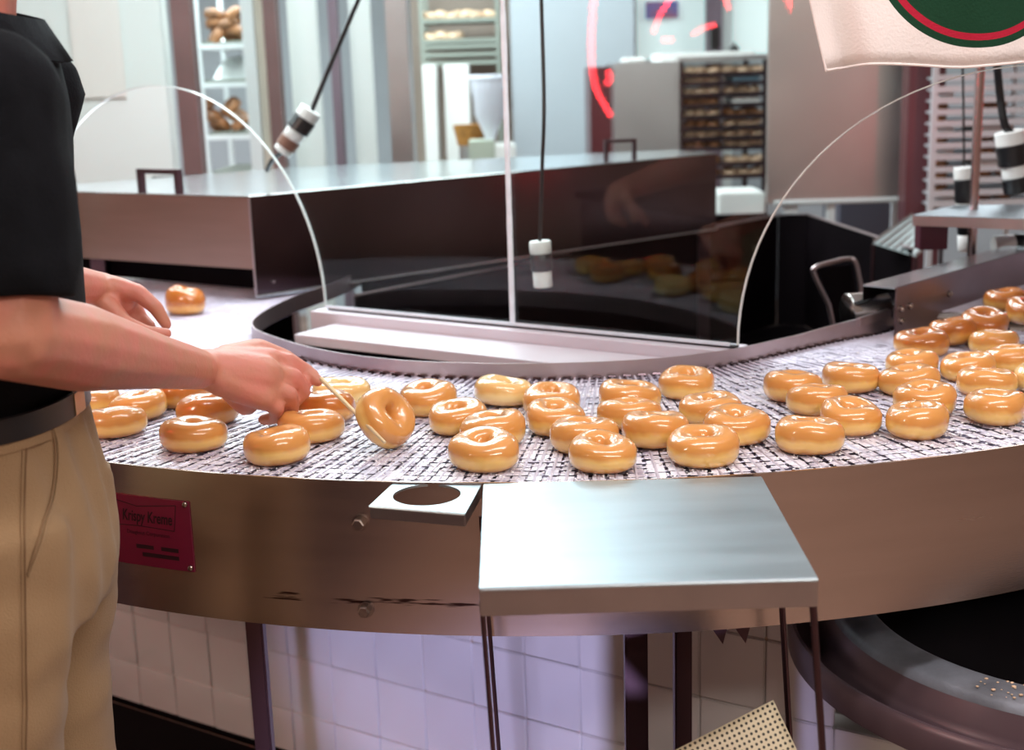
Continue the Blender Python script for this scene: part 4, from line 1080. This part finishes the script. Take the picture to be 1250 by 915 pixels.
for k, sy in enumerate((90, 101, 115, 128, 142, 155, 168, 180, 200, 215)):
    z = at_y(880, sy, 5.8).z
    for (x0, x1, n_) in ((836, 880, 3), (886, 932, 3)):
        r_ = random.random()
        m_ = choc if r_ < .4 else pale_dough
        if k in (1, 3) and x0 > 880:
            a, b = at_y(x0+8, sy-9, 5.82), at_y(x1-4, sy, 5.82)
            o = box('food_package', a.x, b.x, 5.82, 6.0, z, z+.03, blue_pack if k == 1 else white_plastic, None, .004); tag(o, ('blue' if k == 1 else 'white')+' package on the right of the tray rack', 'package')
        else:
            row(m_, x0, x1, sy, 5.8, n_, 'doughnut on %s half of the %s shelf of tall tray rack' % ('left' if x0 < 880 else 'right', ORD[k]), 'doughnuts in the tall tray rack', z=z, sc=.75)
bgbox('paper_stack', 'white stack of paper at the foot of the tray rack', 'paper', 878, 934, 236, 262, 5.0, white_plastic, .25, False, bev=.006)
bgbox('paper_stand', 'dark stand carrying the white stack of paper', 'stand', 874, 938, 262, 300, 4.98, steel_dark, .3)
st(bgbox('window_3', 0, 0, 776, 866, -60, 70, 8.2, bright_pane, .04, False))
st(bgbox('window_4', 0, 0, 894, 938, -60, 68, 8.2, bright_pane, .04, False))
st(bgbox('trim_8', 0, 0, 770, 780, -60, 400, 8.05, post_purple, .08)); st(bgbox('trim_9', 0, 0, 863, 880, -60, 400, 8.0, post_purple, .08)); st(bgbox('trim_10', 0, 0, 880, 892, -60, 400, 8.05, post_pale, .08))
# posters / bottles at the far windows
o = bgbox('far_poster', 'small red and blue poster on the far bright window', 'poster', 788, 828, 2, 22, 8.15, mat('poster', (.5, .12, .12), .5, 0, 0, 6, col2=(.12, .2, .55)), .01, False, bev=0)
o = bgbox('dark_bottle', 'dark bottle on the far window ledge, left of the other', 'bottle', 868, 880, 28, 64, 7.6, black_plastic, .08, False, bev=.02)
o = bgbox('dark_bottle', 'short dark bottle on the far window ledge, right of the tall one', 'bottle', 892, 903, 52, 66, 7.7, black_plastic, .06, False, bev=.02)
a_, b_ = at_y(860, 66, 7.5), at_y(945, 66, 7.5)
st(box('trim_11', a_.x-.1, b_.x+.1, 7.5, 8.0, at_y(880, 67, 7.6).z-.04, at_y(880, 67, 7.6).z, post_pale, bev=0))
# big stainless panel
bp = thing('steel_screen', 'large upright stainless panel with a red sheen right of the tray rack', 'panel')
bgbox('screen_sheet', None, None, 940, 1116, -60, 243, 4.9, mat('screen_steel', (.60, .55, .53), .42, 1, .12, 1.5), .03, False, parent=bp)
zz = at_y(1030, 245, 4.9).z; a, b = at_y(945, 245, 4.9), at_y(1122, 245, 4.9)
tube('screen_rail', [(a.x, 4.89, zz), (b.x, 4.89, zz)], .010, post_pale, bp, 8)
for x0, x1, m_ in ((958, 974, post_pale), (1010, 1020, post_pale), (1108, 1114, steel_leg)):
    a, b = at_y(x0, 250, 4.9), at_y(x1, 250, 4.9); box('screen_leg', a.x, b.x, 4.9, 4.93, 0, zz-.01, m_, bp, .002)
bgbox('dark_locker', 'dark blue-grey locker behind the legs of the steel panel', 'locker', 1026, 1120, 240, 340, 5.4, mat('slate', (.09, .09, .12), .5), .3)
st(bgbox('trim_12', 0, 0, 1116, 1138, -60, 500, 4.7, mat('maroon_post', (.14, .05, .06), .35, .3, .1, 3), .09))
# wire rack right
random.seed(5)
ys = [70, 92, 106, 120, 134, 148, 162, 175, 189, 204, 218, 233, 246]
rk, xa, xb = rack('wire_rack', 'tall rack of many thin steel shelves at the right edge', 1139, 1300, 4.6, ys, mat('rack_rail', (.66, .70, .74), .35, .3), .45, -60, .02)
for k, sy in enumerate(ys[1:]):
    z = at_y(1190, sy, 4.6).z
    for (x0, x1) in ((1142, 1166), (1196, 1240)):
        r_ = random.random()
        if r_ < .45: row(choc, x0, x1, sy, 4.62, 2 if x1-x0 > 30 else 1, 'brown doughnut %s pink-lit pole, %s shelf of wire rack' % ('left of' if x0 < 1180 else 'right of', ORD[k]), 'doughnuts in the wire rack', z=z, sc=.62)
        elif r_ < .8 and sy > 110:
            a, b = at_y(x0, sy, 4.65), at_y(x1, sy, 4.65)
            o = box('paper_packet', a.x, b.x, 4.66, 4.85, z, z+.022, white_plastic, None, .004); tag(o, 'white packet %s the pink-lit pole, %s shelf of the wire rack' % ('left of' if x0 < 1180 else 'right of', ORD[k]), 'packet', 'white packets in the wire rack')
# ribbed clear cover lying at an angle behind the tub
rc = thing('ribbed_cover', 'clear ribbed plastic cover sloping behind the dark tub', 'cover')
a, b, c_, d = at_y(1066, 296, 3.95), at_y(1113, 262, 4.2), at_y(1150, 285, 4.1), at_y(1118, 312, 3.85)
sheet('cover_sheet', [a, d, c_, b], .004, mat('clear_ribbed', (.42, .50, .50), .3, .2), rc, 0)
for k in range(7):
    f = k/6; tube('rib', [a.lerp(d, f)+Vector((0, 0, .003)), b.lerp(c_, f)+Vector((0, 0, .003))], .0035, steel_hood_top, rc, 6)
for p in (a, d, c_, b): tube('cover_leg', [Vector((p.x, p.y, 0)), p-Vector((0, 0, .005))], .006, steel_leg, rc, 8)
t = thing('red_tube_light', 'unseen red tube light right of the frame that reddens the pole and panel', 'light', (1.75, 3.55, 1.35))  # unseen source put in for the red glow on pole and panel
tube('glass_tube', [(0, 0, -.35), (0, 0, .35)], .012, mat('red_tube', (.9, .05, .05), .4, emit=(1, .03, .06), estr=14), t, 10)
tube('tube_holder', [(0, 0, .36), (0, 0, 1.45)], .008, black_plastic, t, 8)
tag(box('added_runner', -4.2, -1.15, -2.2, 2.2, .0, .012, mat('dark_carpet', (.03, .012, .015), .9), None, .003), 'dark maroon carpet added left of the frame to darken the skirt reflection', 'carpet')  # unseen dark floor cover added so the skirt's left side reflects dark
dc = thing('added_dark_case', 'dark low case added left of the frame to darken the skirt reflection', 'case', (-2.9, .35, 0))  # unseen dark box added to darken the steel skirt at left
box('case_body', -.7, .7, -.5, .5, 0.013, .86, post_brown, dc, .01); box('case_top', -.72, .72, -.52, .52, .861, .89, black_tub, dc, .004)
# ceiling fittings
for i, (x, y, sx, sy) in enumerate(((-1.2, 5.6, 1.7, .8), (2.6, 6.2, .7, .6), (-.5, 3.5, .9, .17), (.5, 1.3, 1.1, .11), (1.5, -.9, 1.3, .25))):
    t = thing('ceiling_light', ('broad ceiling light over the back of the kitchen', 'square ceiling light over the racks', 'slim tube light above the hood', 'slim tube light above the counter', 'tube light on the customer side')[i], 'light', (x, y, 2.8), 0, 'ceiling lights above the frame')
    box('housing', -sx-.03, sx+.03, -sy-.03, sy+.03, -.045, 0, white_plastic, t, .003)
    box('diffuser', -sx, sx, -sy, sy, -.050, -.046, lamp_panel, t, 0)

# ================================================================== THE WORKER
pn = thing('person', 'worker in black polo shirt, khaki trousers and dark belt reaching over the belt', 'person', (0, 0, 0))
YC = 1.54                              # body mid line
def fx(px, py, Y=1.60): return at_y(px, py, Y)
# --- trousers (front faces +X)
edge = [(97, 487), (102, 520), (114, 555), (128, 600), (138, 650), (141, 690), (139, 740), (138, 800), (135, 860), (133, 915)]
E_ = [fx(x, y, YC)-Vector((.009, 0, 0)) for x, y in edge]
bm = bmesh.new(); secs = []
for k, p in enumerate(E_):
    dpt = (.27, .28, .295, .31, .32, .325, .32, .31, .30, .295)[k]
    if p.z > .80: secs.append((p.x-dpt/2, YC, p.z, dpt/2, .165+.004*min(k, 4), 2.3))
secs = secs[::-1]
loft_bm(bm, secs, 48)
zl = secs[0][2]
for sgn in (-1, 1):
    lg = []
    lasts = E_[-1]
    for z, xf, dp, wy, yy in ((secs[3][2], secs[3][0]+secs[3][3]-.005, .27, .095, .088), (zl, secs[0][0]+secs[0][3]-.012, .285, .102, .094), (.72, lasts.x-.016, .25, .10, .10), (.5, lasts.x-.028, .205, .092, .105), (.25, lasts.x-.035, .185, .085, .11), (.06, lasts.x-.045, .19, .085, .115)):
        lg.append((xf-dp/2, YC+sgn*yy, z, dp/2, wy, 2.2))
    loft_bm(bm, sorted(lg, key=lambda s: s[2]), 32)
tro = remeshed('trousers', bm, .009, 5, khaki, pn)
ztop_t = E_[0].z
for v in tro.data.vertices:
    c = v.co; front = max(0, c.x-(E_[3].x-.12))/.12
    # vertical pleats at the front, soft cross wrinkles lower down
    f = max(0, min(1, (c.z-.72)/.3))
    d = .0045*math.sin((c.y-YC)*95+c.z*6)*f*min(1, front) + .006*noise.noise(Vector((c.x*5, c.y*5, c.z*14)))+.003*noise.noise(c*24)
    v.co += v.normal*d
# --- shirt
sedge = [(90, 520), (92, 470), (100, 430), (108, 390), (104, 340), (90, 285), (83, 235), (82, 180), (76, 120), (66, 75), (52, 45), (40, 25)]
SE = [at_y(x, y, YC)-Vector((.006, 0, 0)) for x, y in sedge]
SE = [Vector((min(p.x, SE[0].x+.025) if k in (2, 3, 4) else p.x, p.y, p.z)) for k, p in enumerate(SE)]
bm = bmesh.new(); secs = []
dep = (.262, .265, .27, .275, .27, .265, .262, .26, .24, .20, .16, .13); wid = (.158, .158, .158, .158, .158, .16, .162, .162, .16, .145, .115, .08)
for p, d, w_ in zip(SE, dep, wid): secs.append((p.x-d/2, YC, p.z, d/2, w_, 2.3))
secs.sort(key=lambda s: s[2])
loft_bm(bm, secs, 48)
shN = at_y(-12, 122, 1.355); elN = at_y(14, 408, 1.315); wrN = at_y(240, 450, 1.86)
shF = Vector((shN.x-.09, 2*YC-shN.y-.02, shN.z)); elF = at_y(-22, 335, 1.80); wrF = at_y(118, 352, 2.10)
slN = shN.lerp(elN, .70); slF = shF.lerp(elF, .72)
capsule_bm(bm, shN, .076, shN.lerp(elN, .35), .074); capsule_bm(bm, shN.lerp(elN, .3), .077, slN, .076)
capsule_bm(bm, shF, .076, shF.lerp(elF, .35), .076); capsule_bm(bm, shF.lerp(elF, .3), .075, slF, .072)
for S_ in (shN+Vector((0, .04, 0)), shF-Vector((0, .04, 0))): capsule_bm(bm, Vector((SE[-2].x-.10, YC, SE[-2].z-.08)), .072, S_+Vector((-.02, 0, -.005)), .070)
# flat sleeve ends
ends = []
shirt = remeshed('polo_shirt', bm, .008, 5, shirt_m, pn)
adN = (elN-shN).normalized(); hemN = slN+adN*.035
for v in shirt.data.vertices:
    c = v.co
    for a_, hem_, e_ in ((adN, hemN, elN), ((elF-shF).normalized(), slF+(elF-shF).normalized()*.03, elF)):
        w_ = c-hem_; pd = (w_-a_*w_.dot(a_)).length
        if w_.dot(a_) > 0 and pd < .098 and abs(c.y-YC) > .165:
            c -= a_*(c-hem_).dot(a_)
    v.co = c + v.normal*(.008*noise.noise(Vector((c.x*7, c.y*7, c.z*4)))+.004*noise.noise(Vector((c.x*16+3, c.y*9, c.z*12))))
# collar + placket
nk = Vector((SE[-1].x-.065, YC, SE[-1].z))
cv = []
for k in range(25):
    q = 2*PI*k/25; f = .5+.5*math.cos(q)
    cv.append((nk.x+.068*math.cos(q)+.012*f, nk.y+.068*math.sin(q), nk.z+.035-.035*f))
vs = []; fs = []
for k in range(25):
    q = 2*PI*k/25; x, y, z = cv[k]; f = .5+.5*math.cos(q)
    vs += [(x, y, z), (x+.022*math.cos(q)+.004*f*f, y+.030*math.sin(q), z-.040-.006*f), (x+.016*math.cos(q)+.004*f*f, y+.024*math.sin(q), z-.046)]
for k in range(25):
    if k == 0: continue
    j = (k+1) % 25
    if j == 0: j = 0
    fs += [(3*k, 3*k+1, 3*j+1, 3*j), (3*k+1, 3*k+2, 3*j+2, 3*j+1)]
fs += [(0, 1, 4, 3)]
o = mk('collar', vs, fs, shirt_m, shirt, True); mm = o.modifiers.new('s', 'SOLIDIFY'); mm.thickness = .003; mm.offset = 0
# --- belt with buckle
bz1, bz0 = E_[0].z+.012, E_[0].z-.018
def ring_band(name, cx, cy, ax, ay, z0, z1, pw, m, parent, th=.004, n=64):
    vs = []; fs = []
    for k in range(n):
        q = 2*PI*k/n; c, s = math.cos(q), math.sin(q)
        for rr, z in ((0, z0), (th, z0+.001), (th, z1-.001), (0, z1)):
            vs.append((cx+(ax+rr)*math.copysign(abs(c)**(2/pw), c), cy+(ay+rr)*math.copysign(abs(s)**(2/pw), s), z))
    for k in range(n):
        k2 = (k+1) % n
        for i in range(3): fs.append((4*k+i, 4*k2+i, 4*k2+i+1, 4*k+i+1))
    return mk(name, vs, fs, m, parent, True)
bcx = E_[0].x-.135; bel = ring_band('belt', bcx, YC, .139, .172, bz0, bz1, 2.3, leather, pn)
box('buckle', E_[0].x+.004, E_[0].x+.009, YC-.018, YC+.022, bz0+.0, bz1+.0, brass, bel, .002)
wb_ = ring_band('waistband', bcx, YC, .136, .169, bz0-.012, bz0+.004, 2.3, khaki, tro)
# seams, pocket and belt loop laid on the trouser surface
dgv = [v.co.copy() for v in tro.data.vertices]; dgf = [tuple(p.vertices) for p in tro.data.polygons]; bvh = BVHTree.FromPolygons(dgv, dgf)
def on_tro(x, y, lift=.002):
    d = ray(x, y).normalized(); hit = bvh.ray_cast(CAMP, d)
    if hit[0] is None: return None
    return hit[0]+hit[1]*lift*(1 if hit[1].dot(d) < 0 else -1)
def seam(name, pts, r, m):
    P_ = [on_tro(x, y) for x, y in pts]; P_ = [p for p in P_ if p]
    if len(P_) > 2: return tube(name, crom(P_, 3), r, m, tro, 6)
def dense(pts, n=12):
    q = crom([Vector((x, y, 0)) for x, y in pts], n); return [(v.x, v.y) for v in q]
seam('side_seam', dense([(31, 540), (30, 620), (30, 700), (31, 780), (32, 860), (31, 914)], 8), .0010, khaki_seam)
seam('side_seam', dense([(26, 540), (25, 620), (25, 700), (26, 780), (27, 860), (26, 914)], 8), .0006, khaki_seam)
seam('pocket_opening', dense([(58, 514), (66, 545), (64, 590), (52, 640), (40, 675), (33, 700)], 6), .0013, khaki_seam)
seam('pocket_edge', dense([(62, 514), (70, 545), (68, 592), (56, 643), (44, 678), (34, 703)], 6), .0014, khaki)
#seam('pleat_fold', dense([(88, 512), (98, 545), (108, 585), (114, 630), (118, 660)], 6), .0022, khaki)
seam('belt_loop', dense([(30, 484), (30, 494), (31, 507)], 4), .005, khaki)
# --- body: one continuous surface
bm = bmesh.new()
hc_ = Vector((nk.x+.035, YC, nk.z+.18))
capsule_bm(bm, Vector((nk.x-.02, YC, nk.z-.05)), .060, Vector((nk.x+.01, YC, nk.z+.09)), .055)
capsule_bm(bm, hc_+Vector((-.02, 0, .02)), .085, hc_+Vector((.01, 0, -.015)), .078)
capsule_bm(bm, hc_+Vector((.02, 0, -.06)), .055, hc_+Vector((.045, 0, -.085)), .035)
capsule_bm(bm, hc_+Vector((.085, 0, .0)), .009, hc_+Vector((.105, 0, -.028)), .014)
capsule_bm(bm, hc_+Vector((.083, -.018, -.062)), .009, hc_+Vector((.083, .018, -.062)), .009)
for sg in (-1, 1):
    capsule_bm(bm, hc_+Vector((-.012, sg*.082, .004)), .009, hc_+Vector((-.014, sg*.084, -.022)), .006)
    capsule_bm(bm, hc_+Vector((.075, sg*.02, .022)), .010, hc_+Vector((.068, sg*.045, .022)), .009)
capsule_bm(bm, Vector((nk.x-.02, YC, nk.z-.08)), .09, Vector((bcx, YC, ztop_t)), .10)
capsule_bm(bm, Vector((nk.x-.02, YC, nk.z-.09)), .06, shN, .048); capsule_bm(bm, Vector((nk.x-.02, YC, nk.z-.09)), .06, shF, .048)
for sg in (-1, 1):
    capsule_bm(bm, Vector((bcx, YC+sg*.07, ztop_t-.08)), .085, Vector((bcx+.0, YC+sg*.10, .50)), .058)
    capsule_bm(bm, Vector((bcx, YC+sg*.10, .50)), .055, Vector((bcx-.02, YC+sg*.11, .10)), .038)
def arm(sh, el, wr, r=(.056, .050, .056, .0315)):
    capsule_bm(bm, sh, r[0], el, r[1])
    d = (wr-el); m1 = el+d*.28
    capsule_bm(bm, el, r[1], m1, r[2]); capsule_bm(bm, m1, r[2], el+d*.7, r[3]*1.22); capsule_bm(bm, el+d*.7, r[3]*1.22, wr, r[3])
arm(shN, elN, wrN, (.054, .049, .053, .0315))
arm(shF, elF, wrF, (.052, .044, .046, .029))
def chain(pts, rs):
    for (a, ra), (b, rb) in zip(zip(pts, rs), zip(pts[1:], rs[1:])): capsule_bm(bm, a, ra, b, rb)
# near (right) hand, closed round the stick
Yh = 1.93
def hn(x, y, Y): return at_y(x, y, Y)
palm = [hn(248, 450, 1.885), hn(285, 455, 1.91), hn(318, 460, 1.93)]
chain(palm, [.031, .036, .036])
chain([hn(270, 445, 1.91), hn(330, 441, 1.96)], [.028, .022]); chain([hn(270, 462, 1.89), hn(322, 485, 1.91)], [.028, .021])
chain([hn(265, 450, 1.91), hn(300, 490, 1.93)], [.026, .022])
chain([hn(331, 440, 1.965), hn(352, 440, 1.975), hn(374, 452, 1.985), hn(388, 465, 1.975)], [.0165, .0135, .0115, .0095])
chain([hn(336, 455, 1.945), hn(360, 460, 1.955), hn(371, 479, 1.965), hn(358, 492, 1.965)], [.0165, .0135, .0115, .010])
chain([hn(333, 472, 1.925), hn(354, 481, 1.93), hn(357, 499, 1.95), hn(341, 505, 1.955)], [.016, .013, .011, .010])
chain([hn(322, 487, 1.91), hn(338, 498, 1.915), hn(336, 510, 1.935), hn(322, 512, 1.945)], [.015, .012, .0105, .0095])
chain([hn(275, 436, 1.93), hn(315, 427, 1.985), hn(348, 437, 2.00), hn(382, 458, 2.00)], [.020, .019, .0145, .011])
# far (left) hand
Yl = 2.10
chain([hn(120, 352, 2.10), hn(140, 360, 2.115), hn(148, 366, 2.12)], [.029, .030, .027])
chain([hn(138, 351, 2.10), hn(168, 357, 2.10), hn(190, 375, 2.10), hn(203, 396, 2.10)], [.021, .0150, .0125, .0095])
chain([hn(140, 362, 2.12), hn(162, 372, 2.14), hn(172, 388, 2.14), hn(184, 398, 2.13)], [.020, .0145, .012, .0095])
chain([hn(138, 372, 2.12), hn(154, 384, 2.13), hn(160, 398, 2.12), hn(174, 405, 2.11)], [.018, .0130, .011, .009])
chain([hn(134, 378, 2.11), hn(146, 392, 2.11), hn(150, 404, 2.10), hn(162, 410, 2.10)], [.016, .012, .010, .0085])
chain([hn(130, 372, 2.08), hn(152, 394, 2.06), hn(178, 405, 2.06), hn(203, 407, 2.07)], [.019, .0140, .0115, .0095])
body = remeshed('body', bm, .0042, 3, skin, pn)
for sg in (-1, 1):
    e = hc_+Vector((.0735, sg*.029, .008)); bm = bmesh.new(); bmesh.ops.create_icosphere(bm, subdivisions=2, radius=.010, matrix=Matrix.Translation(e)); frombm('eye', bm, white_plastic, body, True)
    bm = bmesh.new(); bmesh.ops.create_icosphere(bm, subdivisions=2, radius=.005, matrix=Matrix.Translation(e+Vector((.0062, 0, -.001)))); frombm('iris', bm, black_plastic, body, True)
bm = bmesh.new(); capsule_bm(bm, hc_+Vector((-.035, 0, .035)), .088, hc_+Vector((.0, 0, .045)), .086); capsule_bm(bm, hc_+Vector((-.05, 0, 0)), .07, hc_+Vector((-.05, 0, -.04)), .06)
remeshed('hair', bm, .008, 2, hair_m, pn)
for sg in (-1, 1):
    bm = bmesh.new(); x0 = bcx-.02
    capsule_bm(bm, Vector((x0-.03, YC+sg*.11, .04)), .04, Vector((x0+.04, YC+sg*.11, .04)), .042); capsule_bm(bm, Vector((x0+.04, YC+sg*.11, .038)), .042, Vector((x0+.16, YC+sg*.12, .028)), .034)
    for v in bm.verts: v.co.z = max(v.co.z, 0)
    remeshed('shoe', bm, .008, 2, leather, pn)
